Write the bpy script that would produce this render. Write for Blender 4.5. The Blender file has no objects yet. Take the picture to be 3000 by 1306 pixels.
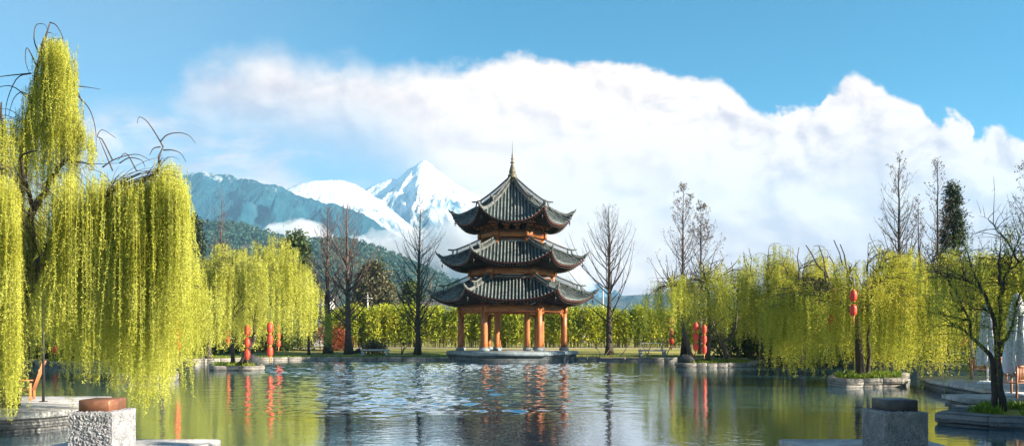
import bpy, math, random
import numpy as np
from mathutils import Vector, geometry

random.seed(7)
SC = bpy.context.scene
COL = SC.collection
F, CX, HY, CH = 2354.0, 1500.0, 987.0, 2.2      # focal length, centre, horizon of the view; eye height over the water


def at(X, Y, D):
    return np.array([(X - CX) / F * D, D, CH - (Y - HY) / F * D])


def atx(X, D):
    return (X - CX) / F * D


# ------------------------------------------------------------------ mesh building
class MB:
    def __init__(s):
        s.v, s.q, s.t, s.p, s.n = [], [], [], [], 0

    def add(s, V, quads=None, tris=None, polys=None):
        V = np.asarray(V, dtype=np.float64).reshape(-1, 3)
        if quads is not None and len(quads):
            s.q.append(np.asarray(quads, dtype=np.int64).reshape(-1, 4) + s.n)
        if tris is not None and len(tris):
            s.t.append(np.asarray(tris, dtype=np.int64).reshape(-1, 3) + s.n)
        if polys:
            s.p += [tuple(i + s.n for i in f) for f in polys]
        s.v.append(V)
        s.n += len(V)
        return s

    def box(s, c, size, rot=0.0, taper=1.0, tilt=0.0):
        sx, sy, sz = [k / 2 for k in size]
        V = np.array([[-sx, -sy, -sz], [sx, -sy, -sz], [sx, sy, -sz], [-sx, sy, -sz],
                      [-sx * taper, -sy * taper, sz], [sx * taper, -sy * taper, sz],
                      [sx * taper, sy * taper, sz], [-sx * taper, sy * taper, sz]])
        if tilt:
            ct, st = math.cos(tilt), math.sin(tilt)
            V = np.stack([V[:, 0], V[:, 1] * ct - V[:, 2] * st, V[:, 1] * st + V[:, 2] * ct], 1)
        cr, sr = math.cos(rot), math.sin(rot)
        V = np.stack([V[:, 0] * cr - V[:, 1] * sr, V[:, 0] * sr + V[:, 1] * cr, V[:, 2]], 1) + np.asarray(c)
        return s.add(V, [[0, 3, 2, 1], [4, 5, 6, 7], [0, 1, 5, 4], [1, 2, 6, 5], [2, 3, 7, 6], [3, 0, 4, 7]])

    def bevel_box(s, c, size, rot=0.0, b=0.02):
        sx, sy, sz = [k / 2 for k in size]
        rings = []
        for z, i in ((-sz, b), (-sz + b, 0), (sz - b, 0), (sz, b)):
            x, y = sx - i, sy - i
            rings.append([[-x + b, -y, z], [x - b, -y, z], [x, -y + b, z], [x, y - b, z],
                          [x - b, y, z], [-x + b, y, z], [-x, y - b, z], [-x, -y + b, z]])
        V = np.array(rings).reshape(-1, 3)
        cr, sr = math.cos(rot), math.sin(rot)
        V = np.stack([V[:, 0] * cr - V[:, 1] * sr, V[:, 0] * sr + V[:, 1] * cr, V[:, 2]], 1) + np.asarray(c)
        q = [[k * 8 + i, k * 8 + (i + 1) % 8, k * 8 + 8 + (i + 1) % 8, k * 8 + 8 + i] for k in range(3) for i in range(8)]
        return s.add(V, q, polys=[tuple(range(7, -1, -1)), tuple(range(24, 32))])

    def tubes(s, P, R, sides=4, cap=True):
        """P (N,K,3) paths, R (N,K) radii"""
        P = np.asarray(P, float)
        R = np.asarray(R, float)
        if P.ndim == 2:
            P, R = P[None], R[None]
        N, K, _ = P.shape
        if N == 0:
            return s
        T = np.gradient(P, axis=1)
        T /= np.linalg.norm(T, axis=2, keepdims=True) + 1e-9
        main = P[:, -1] - P[:, 0]
        ax = np.argmin(np.abs(main), axis=1)
        ref = np.eye(3)[ax][:, None, :] + np.array([0.013, 0.027, 0.019])
        A = np.cross(T, np.broadcast_to(ref, T.shape))
        A /= np.linalg.norm(A, axis=2, keepdims=True) + 1e-9
        B = np.cross(T, A)
        an = np.arange(sides) * 2 * math.pi / sides
        V = (P[:, :, None, :] + R[:, :, None, None] * (A[:, :, None, :] * np.cos(an)[None, None, :, None]
                                                       + B[:, :, None, :] * np.sin(an)[None, None, :, None]))
        idx = np.arange(N * K * sides).reshape(N, K, sides)
        nx = np.roll(idx, -1, axis=2)
        q = np.stack([idx[:, :-1], nx[:, :-1], nx[:, 1:], idx[:, 1:]], -1).reshape(-1, 4)
        polys = None
        if cap and N < 4000 and sides > 3:
            polys = [tuple(r[::-1]) for r in idx[:, 0].tolist()] + [tuple(r) for r in idx[:, -1].tolist()]
        return s.add(V, q, polys=polys)

    def lathe(s, prof, c=(0, 0, 0), sides=16, mod=None):
        prof = np.asarray(prof, float)
        an = np.arange(sides) * 2 * math.pi / sides
        m = np.ones(sides) if mod is None else mod(an)
        V = np.stack([prof[:, 0, None] * np.cos(an) * m, prof[:, 0, None] * np.sin(an) * m,
                      np.repeat(prof[:, 1, None], sides, 1)], -1) + np.asarray(c)
        K = len(prof)
        idx = np.arange(K * sides).reshape(K, sides)
        nx = np.roll(idx, -1, 1)
        q = np.stack([idx[:-1], nx[:-1], nx[1:], idx[1:]], -1).reshape(-1, 4)
        return s.add(V, q, polys=[tuple(idx[0][::-1].tolist()), tuple(idx[-1].tolist())])

    def prism(s, poly, z0, z1, inset=0.0, seg=0):
        """vertical prism over an anticlockwise outline"""
        poly = np.asarray(poly, float)
        n = len(poly)
        c = poly.mean(0)
        top = c + (poly - c) * (1 - inset)
        V = np.concatenate([np.c_[poly, np.full(n, z0)], np.c_[top, np.full(n, z1)]])
        q = [[i, (i + 1) % n, n + (i + 1) % n, n + i] for i in range(n)]
        return s.add(V, q, polys=[tuple(range(n - 1, -1, -1)), tuple(range(n, 2 * n))])

    def leaves(s, C, axis, side, l, w):
        """rhombic leaves"""
        l = np.broadcast_to(np.asarray(l, float).reshape(-1, 1), (len(C), 1))
        w = np.broadcast_to(np.asarray(w, float).reshape(-1, 1), (len(C), 1))
        V = np.stack([C, C + axis * l * .45 + side * w, C + axis * l, C + axis * l * .45 - side * w], 1)
        return s.add(V, np.arange(len(C) * 4).reshape(-1, 4))

    def grid(s, V):
        """V (a,b,3) sheet"""
        a, b, _ = V.shape
        idx = np.arange(a * b).reshape(a, b)
        q = np.stack([idx[:-1, :-1], idx[:-1, 1:], idx[1:, 1:], idx[1:, :-1]], -1).reshape(-1, 4)
        return s.add(V, q)

    def build(s, name, mat, parent=None, smooth=False):
        V = np.concatenate(s.v)
        loops, starts, tot = [], [], 0
        totals = []
        for arrs, k in ((s.q, 4), (s.t, 3)):
            for A in arrs:
                loops.append(A.reshape(-1))
                starts.append(tot + np.arange(len(A)) * k)
                totals.append(np.full(len(A), k))
                tot += A.size
        if s.p:
            ln = np.array([len(f) for f in s.p])
            loops.append(np.concatenate([np.array(f) for f in s.p]))
            starts.append(tot + np.concatenate([[0], np.cumsum(ln)[:-1]]))
            totals.append(ln)
        L = np.concatenate(loops).astype(np.int32)
        ST = np.concatenate(starts).astype(np.int32)
        me = bpy.data.meshes.new(name)
        me.vertices.add(len(V))
        me.vertices.foreach_set('co', V.astype(np.float32).ravel())
        me.loops.add(len(L))
        me.loops.foreach_set('vertex_index', L)
        me.polygons.add(len(ST))
        me.polygons.foreach_set('loop_start', ST)
        if smooth:
            me.polygons.foreach_set('use_smooth', np.ones(len(ST), dtype=bool))
        me.update(calc_edges=True)
        me.validate()
        o = bpy.data.objects.new(name, me)
        COL.objects.link(o)
        if mat:
            for m in (mat if isinstance(mat, (list, tuple)) else [mat]):
                me.materials.append(m)
        if parent is not None:
            o.parent = parent
        return o


def tag(o, label=None, cat=None, group=None, kind=None):
    if label:
        o['label'] = label
    if cat:
        o['category'] = cat
    if group:
        o['group'] = group
    if kind:
        o['kind'] = kind
    return o


def thing(name, label, cat, loc=(0, 0, 0), rz=0.0, group=None):
    o = bpy.data.objects.new(name, None)
    COL.objects.link(o)
    o.location = [float(k) for k in loc]
    o.rotation_euler = (0, 0, rz)
    return tag(o, label, cat, group)


def dup(src, loc, rz, label, scale=1.0):
    def cp(o, parent):
        c = o.copy()
        COL.objects.link(c)
        c.parent = parent
        for ch in [k for k in bpy.data.objects if k.parent == o]:
            cp(ch, c)
        return c
    r = cp(src, None)
    r.location = [float(k) for k in loc]
    r.rotation_euler = (0, 0, rz)
    r.scale = (scale,) * 3
    r['label'] = label
    return r


# ------------------------------------------------------------------ numpy noise
def _h(ix, iy, seed):
    n = (ix * 374761393 + iy * 668265263 + seed * 974634077) & 0xFFFFFFFF
    n = ((n ^ (n >> 13)) * 1274126177) & 0xFFFFFFFF
    return ((n ^ (n >> 16)) & 0xFFFF) / 65535.0


def vnoise(x, y, seed=0):
    x, y = np.asarray(x, float), np.asarray(y, float)
    ix, iy = np.floor(x).astype(np.int64), np.floor(y).astype(np.int64)
    fx, fy = x - ix, y - iy
    fx, fy = fx * fx * fx * (fx * (fx * 6 - 15) + 10), fy * fy * fy * (fy * (fy * 6 - 15) + 10)
    a, b = _h(ix, iy, seed), _h(ix + 1, iy, seed)
    c, d = _h(ix, iy + 1, seed), _h(ix + 1, iy + 1, seed)
    return (a * (1 - fx) + b * fx) * (1 - fy) + (c * (1 - fx) + d * fx) * fy


def fbm(x, y, seed=0, oct=5, ridged=False):
    r, amp, tot = 0.0, 1.0, 0.0
    for k in range(oct):
        n = vnoise(x * 2 ** k + 17.3 * k, y * 2 ** k - 9.1 * k, seed + k)
        if ridged:
            n = 1 - np.abs(2 * n - 1)
        r = r + n * amp
        tot += amp
        amp *= 0.5
    return r / tot


# ------------------------------------------------------------------ materials
def new_mat(name):
    m = bpy.data.materials.new(name)
    m.use_nodes = True
    m.node_tree.nodes.clear()
    return m, m.node_tree


def nd(nt, typ, **kw):
    n = nt.nodes.new(typ)
    for k, v in kw.items():
        setattr(n, k, v)
    return n


def lk(nt, a, b):
    nt.links.new(a, b)


def math_(nt, op, a, b=None, c=None, clamp=False):
    n = nd(nt, 'ShaderNodeMath', operation=op)
    n.use_clamp = clamp
    for i, k in enumerate((a, b, c)):
        if k is None:
            continue
        if hasattr(k, 'links'):
            lk(nt, k, n.inputs[i])
        else:
            n.inputs[i].default_value = k
    return n.outputs[0]


def mixc(nt, fac, a, b, mode='MIX'):
    n = nd(nt, 'ShaderNodeMix', data_type='RGBA', blend_type=mode)
    n.clamp_factor = True
    for sock, k in ((n.inputs[0], fac), (n.inputs[6], a), (n.inputs[7], b)):
        if hasattr(k, 'links'):
            lk(nt, k, sock)
        else:
            sock.default_value = k if not isinstance(k, (tuple, list)) else (*k[:3], 1)
    return n.outputs[2]


def noise_(nt, vec, scale, detail=4, rough=0.55, dist=0.0):
    n = nd(nt, 'ShaderNodeTexNoise')
    n.inputs['Scale'].default_value = scale
    n.inputs['Detail'].default_value = detail
    n.inputs['Roughness'].default_value = rough
    n.inputs['Distortion'].default_value = dist
    if vec is not None:
        lk(nt, vec, n.inputs['Vector'])
    return n.outputs[0]


def mapr(nt, x, a, b, lo=0.0, hi=1.0, smooth=True):
    n = nd(nt, 'ShaderNodeMapRange')
    n.interpolation_type = 'SMOOTHSTEP' if smooth else 'LINEAR'
    lk(nt, x, n.inputs[0])
    for i, k in enumerate((a, b, lo, hi)):
        n.inputs[1 + i].default_value = k
    return n.outputs[0]


def vscale(nt, vec, s):
    n = nd(nt, 'ShaderNodeVectorMath', operation='MULTIPLY')
    lk(nt, vec, n.inputs[0])
    n.inputs[1].default_value = s
    return n.outputs[0]


def surf(name, c1, c2=None, c3=None, rough=0.7, scale=3.0, stretch=(1, 1, 1), bump=0.3, bscale=None, spec=0.4,
         fine=0.25, metal=0.0, tex='noise', brick=None):
    m, nt = new_mat(name)
    tc = nd(nt, 'ShaderNodeTexCoord').outputs['Object']
    v = vscale(nt, tc, stretch)
    c2 = c2 or tuple(k * 0.6 for k in c1)
    c3 = c3 or tuple(min(1, k * 1.25) for k in c1)
    n1 = noise_(nt, v, scale, 5, 0.6)
    n2 = noise_(nt, v, scale * 7.3, 4, 0.6)
    col = mixc(nt, mapr(nt, n1, 0.35, 0.65), c1, c2)
    col = mixc(nt, mapr(nt, n2, 0.5, 0.75, 0, fine * 2), col, c3)
    hgt = math_(nt, 'ADD', math_(nt, 'MULTIPLY', n1, 0.5), n2)
    if brick:
        bt = nd(nt, 'ShaderNodeTexBrick')
        bt.inputs['Scale'].default_value = 1.0
        bt.inputs['Brick Width'].default_value = brick[0]
        bt.inputs['Row Height'].default_value = brick[1]
        bt.inputs['Mortar Size'].default_value = 0.018
        bt.inputs['Mortar Smooth'].default_value = 0.4
        sp = nd(nt, 'ShaderNodeSeparateXYZ')
        lk(nt, tc, sp.inputs[0])
        cb = nd(nt, 'ShaderNodeCombineXYZ')
        lk(nt, math_(nt, 'ADD', sp.outputs[0], math_(nt, 'MULTIPLY', sp.outputs[1], 0.9)), cb.inputs[0])
        lk(nt, sp.outputs[2], cb.inputs[1])
        lk(nt, cb.outputs[0], bt.inputs['Vector'])
        bt.inputs['Color1'].default_value = (0.75, 0.75, 0.75, 1)
        bt.inputs['Color2'].default_value = (1.25, 1.25, 1.25, 1)
        bt.inputs['Mortar'].default_value = (0.45, 0.45, 0.45, 1)
        col = mixc(nt, 0.85, col, bt.outputs['Color'], 'MULTIPLY')
        hgt = math_(nt, 'ADD', hgt, math_(nt, 'MULTIPLY', bt.outputs['Fac'], -1.5))
    b = nd(nt, 'ShaderNodeBsdfPrincipled')
    lk(nt, col, b.inputs['Base Color'])
    lk(nt, mapr(nt, n2, 0.2, 0.8, rough - 0.12, min(1, rough + 0.12), False), b.inputs['Roughness'])
    b.inputs['Specular IOR Level'].default_value = spec
    b.inputs['Metallic'].default_value = metal
    if bump:
        bn = nd(nt, 'ShaderNodeBump')
        bn.inputs['Strength'].default_value = bump
        bn.inputs['Distance'].default_value = 0.05
        lk(nt, hgt, bn.inputs['Height'])
        lk(nt, bn.outputs[0], b.inputs['Normal'])
    o = nd(nt, 'ShaderNodeOutputMaterial')
    lk(nt, b.outputs[0], o.inputs[0])
    return m


def leafmat(name, cols, trans=0.35, scale=0.6, rough=0.55):
    """each leaf takes its own tint from the ramp of natural leaf colours"""
    m, nt = new_mat(name)
    g = nd(nt, 'ShaderNodeNewGeometry')
    tc = nd(nt, 'ShaderNodeTexCoord').outputs['Object']
    n1 = noise_(nt, tc, scale, 3, 0.55)
    f = math_(nt, 'ADD', math_(nt, 'MULTIPLY', g.outputs['Random Per Island'], 0.6), math_(nt, 'MULTIPLY', mapr(nt, n1, .3, .7), 0.4))
    r = nd(nt, 'ShaderNodeValToRGB')
    el = r.color_ramp.elements
    for i, c in enumerate(cols):
        p = i / (len(cols) - 1)
        e = el[i] if i < 2 else el.new(p)
        e.position = p
        e.color = (*c, 1)
    # the first two elements were positioned before the rest was added
    lk(nt, f, r.inputs[0])
    b = nd(nt, 'ShaderNodeBsdfPrincipled')
    lk(nt, r.outputs[0], b.inputs['Base Color'])
    b.inputs['Roughness'].default_value = rough
    b.inputs['Specular IOR Level'].default_value = 0.25
    t = nd(nt, 'ShaderNodeBsdfTranslucent')
    lk(nt, r.outputs[0], t.inputs[0])
    mx = nd(nt, 'ShaderNodeMixShader')
    mx.inputs[0].default_value = trans
    lk(nt, b.outputs[0], mx.inputs[1])
    lk(nt, t.outputs[0], mx.inputs[2])
    o = nd(nt, 'ShaderNodeOutputMaterial')
    lk(nt, mx.outputs[0], o.inputs[0])
    return m


M = {}
M['bark'] = surf('dark_bark', (0.075, 0.058, 0.047), (0.04, 0.032, 0.026), (0.15, 0.125, 0.1), 0.9, 2.0, (3, 3, .6), 0.8)
M['pale_bark'] = surf('pale_bark', (0.16, 0.125, 0.1), (0.08, 0.06, 0.05), (0.25, 0.21, 0.17), 0.9, 2.0, (3, 3, .6), 0.6)
M['red_bark'] = surf('red_brown_bark', (0.13, 0.085, 0.07), (0.07, 0.048, 0.04), (0.22, 0.16, 0.13), 0.9, 2.0, (3, 3, .6), 0.6)
M['grey_twig'] = surf('grey_twig', (0.24, 0.21, 0.18), (0.14, 0.12, 0.1), (0.35, 0.31, 0.27), 0.9, 3.0, (1, 1, 1), 0.2)
M['willow_near'] = leafmat('willow_leaf_near', [(0.2, 0.21, 0.02), (0.4, 0.4, 0.04), (0.5, 0.52, 0.09), (0.6, 0.59, 0.16)], 0.35, 0.9)
M['willow_mid'] = leafmat('willow_leaf_mid', [(0.22, 0.24, 0.03), (0.42, 0.42, 0.05), (0.5, 0.52, 0.1), (0.6, 0.58, 0.17)], 0.35, 0.5)
M['willow_right'] = leafmat('willow_leaf_right', [(0.13, 0.17, 0.02), (0.36, 0.39, 0.04), (0.56, 0.53, 0.07), (0.68, 0.6, 0.1)], 0.5, 0.5)
M['willow_thin'] = leafmat('willow_leaf_sparse', [(0.16, 0.2, 0.025), (0.34, 0.37, 0.04), (0.48, 0.49, 0.07), (0.58, 0.56, 0.1)], 0.45, 0.5)
M['bamboo'] = leafmat('bamboo_leaf', [(0.08, 0.14, 0.014), (0.24, 0.31, 0.02), (0.42, 0.44, 0.03), (0.54, 0.5, 0.045)], 0.3, 0.35)
M['culm'] = surf('bamboo_culm', (0.3, 0.27, 0.07), (0.2, 0.2, 0.05), (0.4, 0.34, 0.14), 0.6, 3, (1, 1, 1), 0.1)
M['conifer'] = leafmat('conifer_needle', [(0.014, 0.025, 0.016), (0.03, 0.05, 0.028), (0.055, 0.075, 0.04), (0.08, 0.085, 0.055)], 0.12, 0.8)
M['evergreen'] = leafmat('evergreen_leaf', [(0.02, 0.045, 0.02), (0.05, 0.085, 0.025), (0.085, 0.12, 0.03), (0.17, 0.15, 0.04)], 0.2, 0.5)
M['olive'] = leafmat('olive_brown_leaf', [(0.04, 0.05, 0.03), (0.08, 0.085, 0.04), (0.13, 0.12, 0.06), (0.2, 0.16, 0.09)], 0.2, 0.5)
M['red_leaf'] = leafmat('red_leaf', [(0.2, 0.035, 0.02), (0.32, 0.065, 0.03), (0.4, 0.11, 0.04), (0.38, 0.17, 0.06)], 0.3, 0.6)
M['dry_leaf'] = leafmat('dry_seed', [(0.09, 0.07, 0.05), (0.15, 0.115, 0.08), (0.2, 0.15, 0.1), (0.12, 0.1, 0.08)], 0.2, 0.8)
M['grass'] = leafmat('grass_blade', [(0.06, 0.12, 0.012), (0.12, 0.2, 0.02), (0.2, 0.27, 0.025), (0.28, 0.3, 0.04)], 0.3, 1.5)
M['hill_tree'] = leafmat('hill_forest', [(0.02, 0.06, 0.055), (0.04, 0.1, 0.08), (0.07, 0.13, 0.085), (0.11, 0.155, 0.09)], 0.1, 0.01)
M['stone'] = surf('bank_stone', (0.27, 0.255, 0.225), (0.14, 0.13, 0.115), (0.38, 0.36, 0.32), 0.85, 1.6, (1, 1, 1), 0.7, brick=(0.9, 0.22))
M['dark_stone'] = surf('dark_wet_stone', (0.2, 0.2, 0.2), (0.1, 0.1, 0.1), (0.33, 0.32, 0.3), 0.8, 1.6, (1, 1, 1), 0.7, brick=(0.8, 0.14))
M['slab'] = surf('pale_slab', (0.44, 0.43, 0.42), (0.22, 0.22, 0.215), (0.6, 0.58, 0.54), 0.8, 2.2, (1, 1, 1), 0.6, fine=.4)
M['platform'] = surf('platform_stone', (0.3, 0.36, 0.38), (0.17, 0.22, 0.24), (0.48, 0.52, 0.52), 0.7, 1.0, (1, 1, 1), 0.5, brick=(1.3, 0.31))
M['platform_low'] = surf('platform_base_stone', (0.11, 0.13, 0.14), (0.05, 0.065, 0.07), (0.3, 0.3, 0.28), 0.8, 1.2, (1, 1, 1.5), 0.7, brick=(0.9, 0.2))
M['granite'] = surf('rough_granite', (0.5, 0.5, 0.52), (0.3, 0.31, 0.34), (0.72, 0.72, 0.72), 0.85, 9, (1, 1, 1), 1.0, fine=0.5)
M['copper'] = surf('lamp_copper', (0.3, 0.13, 0.07), (0.17, 0.075, 0.045), (0.4, 0.2, 0.12), 0.42, 2.5, (1, 1, 1), 0.08, metal=0.35)
M['slate'] = surf('lamp_slate', (0.075, 0.07, 0.075), (0.04, 0.04, 0.045), (0.14, 0.13, 0.13), 0.5, 3, (1, 1, 1), 0.1)
M['tile'] = surf('roof_tile', (0.022, 0.034, 0.035), (0.01, 0.017, 0.018), (0.055, 0.07, 0.065), 0.62, 1.3, (1, 1, 1), 0.35)
M['tile_roll'] = surf('roof_roll_tile', (0.14, 0.165, 0.158), (0.045, 0.064, 0.066), (0.42, 0.43, 0.39), 0.65, 0.9, (1, 1, 1), 0.35, fine=0.45)
M['ridge'] = surf('ridge_tile', (0.13, 0.14, 0.13), (0.045, 0.055, 0.056), (0.34, 0.33, 0.28), 0.75, 2.2, (1, 1, 1), 0.5)
M['wood'] = surf('oiled_wood', (0.42, 0.14, 0.035), (0.22, 0.068, 0.02), (0.56, 0.23, 0.07), 0.42, 1.3, (4, 4, .5), 0.2)
M['beam_wood'] = surf('beam_wood', (0.4, 0.13, 0.03), (0.2, 0.06, 0.018), (0.54, 0.23, 0.065), 0.5, 1.3, (1, 1, 5), 0.2)
M['dark_wood'] = surf('dark_wood', (0.13, 0.055, 0.028), (0.065, 0.03, 0.018), (0.22, 0.1, 0.05), 0.6, 2, (1, 1, 2), 0.3)
M['trim'] = surf('red_trim', (0.12, 0.035, 0.03), (0.06, 0.02, 0.018), (0.25, 0.1, 0.085), 0.6, 3, (1, 1, 1), 0.15)
M['finial'] = surf('finial_bronze', (0.16, 0.135, 0.085), (0.07, 0.06, 0.042), (0.28, 0.24, 0.16), 0.55, 4, (1, 1, 1), 0.3, metal=0.2)
M['iron'] = surf('dark_iron', (0.03, 0.032, 0.034), (0.018, 0.018, 0.02), (0.06, 0.06, 0.06), 0.5, 5, (1, 1, 1), 0.1)
M['lantern'] = surf('lantern_silk', (0.62, 0.06, 0.022), (0.58, 0.032, 0.014), (0.8, 0.12, 0.04), 0.5, 4, (1, 1, 1), 0.1)
M['lantern_pink'] = surf('faded_lantern_silk', (0.62, 0.1, 0.09), (0.5, 0.07, 0.07), (0.7, 0.18, 0.16), 0.55, 4, (1, 1, 1), 0.1)
M['gold'] = surf('lantern_gold', (0.6, 0.32, 0.06), (0.45, 0.2, 0.04), (0.7, 0.45, 0.12), 0.45, 6, (1, 1, 1), 0.1, metal=0.3)
M['teak'] = surf('teak', (0.38, 0.16, 0.075), (0.25, 0.1, 0.045), (0.5, 0.25, 0.13), 0.55, 2, (6, 6, 1), 0.2)
M['orange_teak'] = surf('orange_teak', (0.55, 0.2, 0.07), (0.4, 0.13, 0.045), (0.64, 0.3, 0.12), 0.5, 2, (6, 6, 1), 0.2)
M['canvas'] = surf('parasol_canvas', (0.62, 0.64, 0.68), (0.5, 0.53, 0.58), (0.72, 0.72, 0.74), 0.8, 1.5, (1, 1, .4), 0.3)
M['white'] = surf('white_paint', (0.78, 0.77, 0.75), (0.66, 0.65, 0.64), (0.82, 0.82, 0.8), 0.6, 2, (1, 1, 1), 0.1)
M['cart'] = surf('pale_blue_paint', (0.12, 0.42, 0.56), (0.09, 0.36, 0.5), (0.2, 0.5, 0.62), 0.3, 2, (1, 1, 1), 0.02)
M['rubber'] = surf('black_rubber', (0.02, 0.02, 0.02), (0.012, 0.012, 0.012), (0.04, 0.04, 0.04), 0.8, 6, (1, 1, 1), 0.2)
M['rock'] = surf('dark_rock', (0.045, 0.05, 0.055), (0.02, 0.024, 0.028), (0.12, 0.12, 0.12), 0.85, 1.8, (1, 1, 1), 0.9)
M['bench'] = surf('bench_stone', (0.42, 0.45, 0.45), (0.3, 0.34, 0.34), (0.56, 0.56, 0.54), 0.8, 2, (1, 1, 1), 0.3)
M['greywall'] = surf('grey_plaster', (0.36, 0.36, 0.36), (0.26, 0.26, 0.27), (0.46, 0.45, 0.43), 0.85, 0.8, (1, 1, 1), 0.2)
M['roofgrey'] = surf('grey_roof_tile', (0.13, 0.14, 0.15), (0.07, 0.08, 0.09), (0.22, 0.22, 0.22), 0.8, 1, (1, 1, 1), 0.4)
M['glass'] = surf('window_glass', (0.04, 0.05, 0.06), (0.03, 0.035, 0.04), (0.06, 0.07, 0.08), 0.1, 2, (1, 1, 1), 0.0)
M['pole'] = surf('concrete_pole', (0.55, 0.54, 0.52), (0.45, 0.44, 0.43), (0.62, 0.6, 0.58), 0.8, 3, (1, 1, .3), 0.1)
M['sand'] = surf('sandy_path', (0.5, 0.43, 0.33), (0.4, 0.34, 0.26), (0.58, 0.5, 0.4), 0.9, 0.8, (1, 1, 1), 0.3)

# lawn: dry straw patches in spring grass, earth beyond
m, nt = new_mat('lawn')
tc = nd(nt, 'ShaderNodeTexCoord').outputs['Object']
n1 = noise_(nt, vscale(nt, tc, (.05, .22, 1)), 1.4, 5, .6)
n2 = noise_(nt, tc, 2.2, 5, .65)
n3 = noise_(nt, tc, 0.004, 6, .6)
c = mixc(nt, mapr(nt, n1, .36, .62), (0.16, 0.19, 0.035), (0.4, 0.33, 0.12))
c = mixc(nt, mapr(nt, n2, .4, .75, 0, .7), c, (0.09, 0.13, 0.025))
sp = nd(nt, 'ShaderNodeSeparateXYZ')
lk(nt, tc, sp.inputs[0])
far = mapr(nt, sp.outputs[1], 130, 400)
fc = mixc(nt, mapr(nt, n3, .4, .6), (0.12, 0.12, 0.06), (0.2, 0.15, 0.1))
c = mixc(nt, far, c, fc)
b = nd(nt, 'ShaderNodeBsdfPrincipled')
lk(nt, c, b.inputs['Base Color'])
b.inputs['Roughness'].default_value = .95
b.inputs['Specular IOR Level'].default_value = .1
bn = nd(nt, 'ShaderNodeBump')
bn.inputs['Strength'].default_value = .6
bn.inputs['Distance'].default_value = .08
lk(nt, n2, bn.inputs['Height'])
lk(nt, bn.outputs[0], b.inputs['Normal'])
o = nd(nt, 'ShaderNodeOutputMaterial')
lk(nt, b.outputs[0], o.inputs[0])
M['lawn'] = m

# lake water: wind ripples in the open middle, calm under the banks and near the quay
m, nt = new_mat('lake_water')
tc = nd(nt, 'ShaderNodeTexCoord').outputs['Object']
a3 = noise_(nt, vscale(nt, tc, (2.6, 3.6, 1)), 1.0, 3, .55)
hw = math_(nt, 'MULTIPLY', a3, .008)
bn = nd(nt, 'ShaderNodeBump')
bn.inputs['Strength'].default_value = 1.0
bn.inputs['Distance'].default_value = 1.0
lk(nt, hw, bn.inputs['Height'])
gl_ = nd(nt, 'ShaderNodeBsdfGlossy')
gl_.inputs['Color'].default_value = (.93, .97, 1.0, 1)
gl_.inputs['Roughness'].default_value = .025
lk(nt, bn.outputs[0], gl_.inputs['Normal'])
df = nd(nt, 'ShaderNodeBsdfDiffuse')
df.inputs['Color'].default_value = (.035, .1, .135, 1)
fr = nd(nt, 'ShaderNodeFresnel')
fr.inputs['IOR'].default_value = 1.33
mx = nd(nt, 'ShaderNodeMixShader')
lk(nt, math_(nt, 'MULTIPLY_ADD', fr.outputs[0], .42, .55, clamp=True), mx.inputs[0])
lk(nt, df.outputs[0], mx.inputs[1])
lk(nt, gl_.outputs[0], mx.inputs[2])
o = nd(nt, 'ShaderNodeOutputMaterial')
lk(nt, mx.outputs[0], o.inputs[0])
M['water'] = m


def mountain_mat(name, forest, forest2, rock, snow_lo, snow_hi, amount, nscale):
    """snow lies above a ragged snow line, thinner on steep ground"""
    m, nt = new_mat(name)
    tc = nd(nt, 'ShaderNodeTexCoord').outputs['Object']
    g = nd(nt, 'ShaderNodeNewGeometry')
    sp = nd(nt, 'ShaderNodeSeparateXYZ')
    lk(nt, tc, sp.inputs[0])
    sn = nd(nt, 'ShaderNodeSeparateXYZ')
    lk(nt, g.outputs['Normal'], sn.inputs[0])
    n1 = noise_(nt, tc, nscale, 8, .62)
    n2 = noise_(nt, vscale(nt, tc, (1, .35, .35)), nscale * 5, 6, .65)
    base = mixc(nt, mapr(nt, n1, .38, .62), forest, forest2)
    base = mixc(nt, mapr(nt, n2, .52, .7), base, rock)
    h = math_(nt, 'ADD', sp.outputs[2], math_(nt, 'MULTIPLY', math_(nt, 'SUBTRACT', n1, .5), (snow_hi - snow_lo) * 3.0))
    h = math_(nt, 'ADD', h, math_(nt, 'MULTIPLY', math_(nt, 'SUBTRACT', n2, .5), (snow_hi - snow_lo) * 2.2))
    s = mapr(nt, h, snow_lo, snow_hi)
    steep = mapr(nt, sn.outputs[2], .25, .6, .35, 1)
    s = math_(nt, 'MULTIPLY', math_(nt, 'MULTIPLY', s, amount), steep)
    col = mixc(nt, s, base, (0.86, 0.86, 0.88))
    b = nd(nt, 'ShaderNodeBsdfPrincipled')
    lk(nt, col, b.inputs['Base Color'])
    b.inputs['Roughness'].default_value = .9
    b.inputs['Specular IOR Level'].default_value = .1
    bn = nd(nt, 'ShaderNodeBump')
    bn.inputs['Strength'].default_value = .7
    bn.inputs['Distance'].default_value = 60
    lk(nt, n2, bn.inputs['Height'])
    lk(nt, bn.outputs[0], b.inputs['Normal'])
    o = nd(nt, 'ShaderNodeOutputMaterial')
    lk(nt, b.outputs[0], o.inputs[0])
    return m


# ------------------------------------------------------------------ ground, lake, banks
LAKE = [(-70, 10.2), (70, 10.2), (70, 17), (33, 17.5), (33, 40), (29, 60), (24, 71.5), (8, 73.2), (-10, 73.4), (-17, 74.6),
        (-24, 72.2), (-30, 66.5), (-48, 65), (-70, 62)]


def inside(x, y, poly):
    x, y = np.asarray(x, float), np.asarray(y, float)
    r = np.zeros(x.shape, bool)
    for (x0, y0), (x1, y1) in zip(poly, poly[1:] + poly[:1]):
        cnd = ((y0 > y) != (y1 > y)) & (x < (x1 - x0) * (y - y0) / (y1 - y0 + 1e-12) + x0)
        r ^= cnd
    return r


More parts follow.
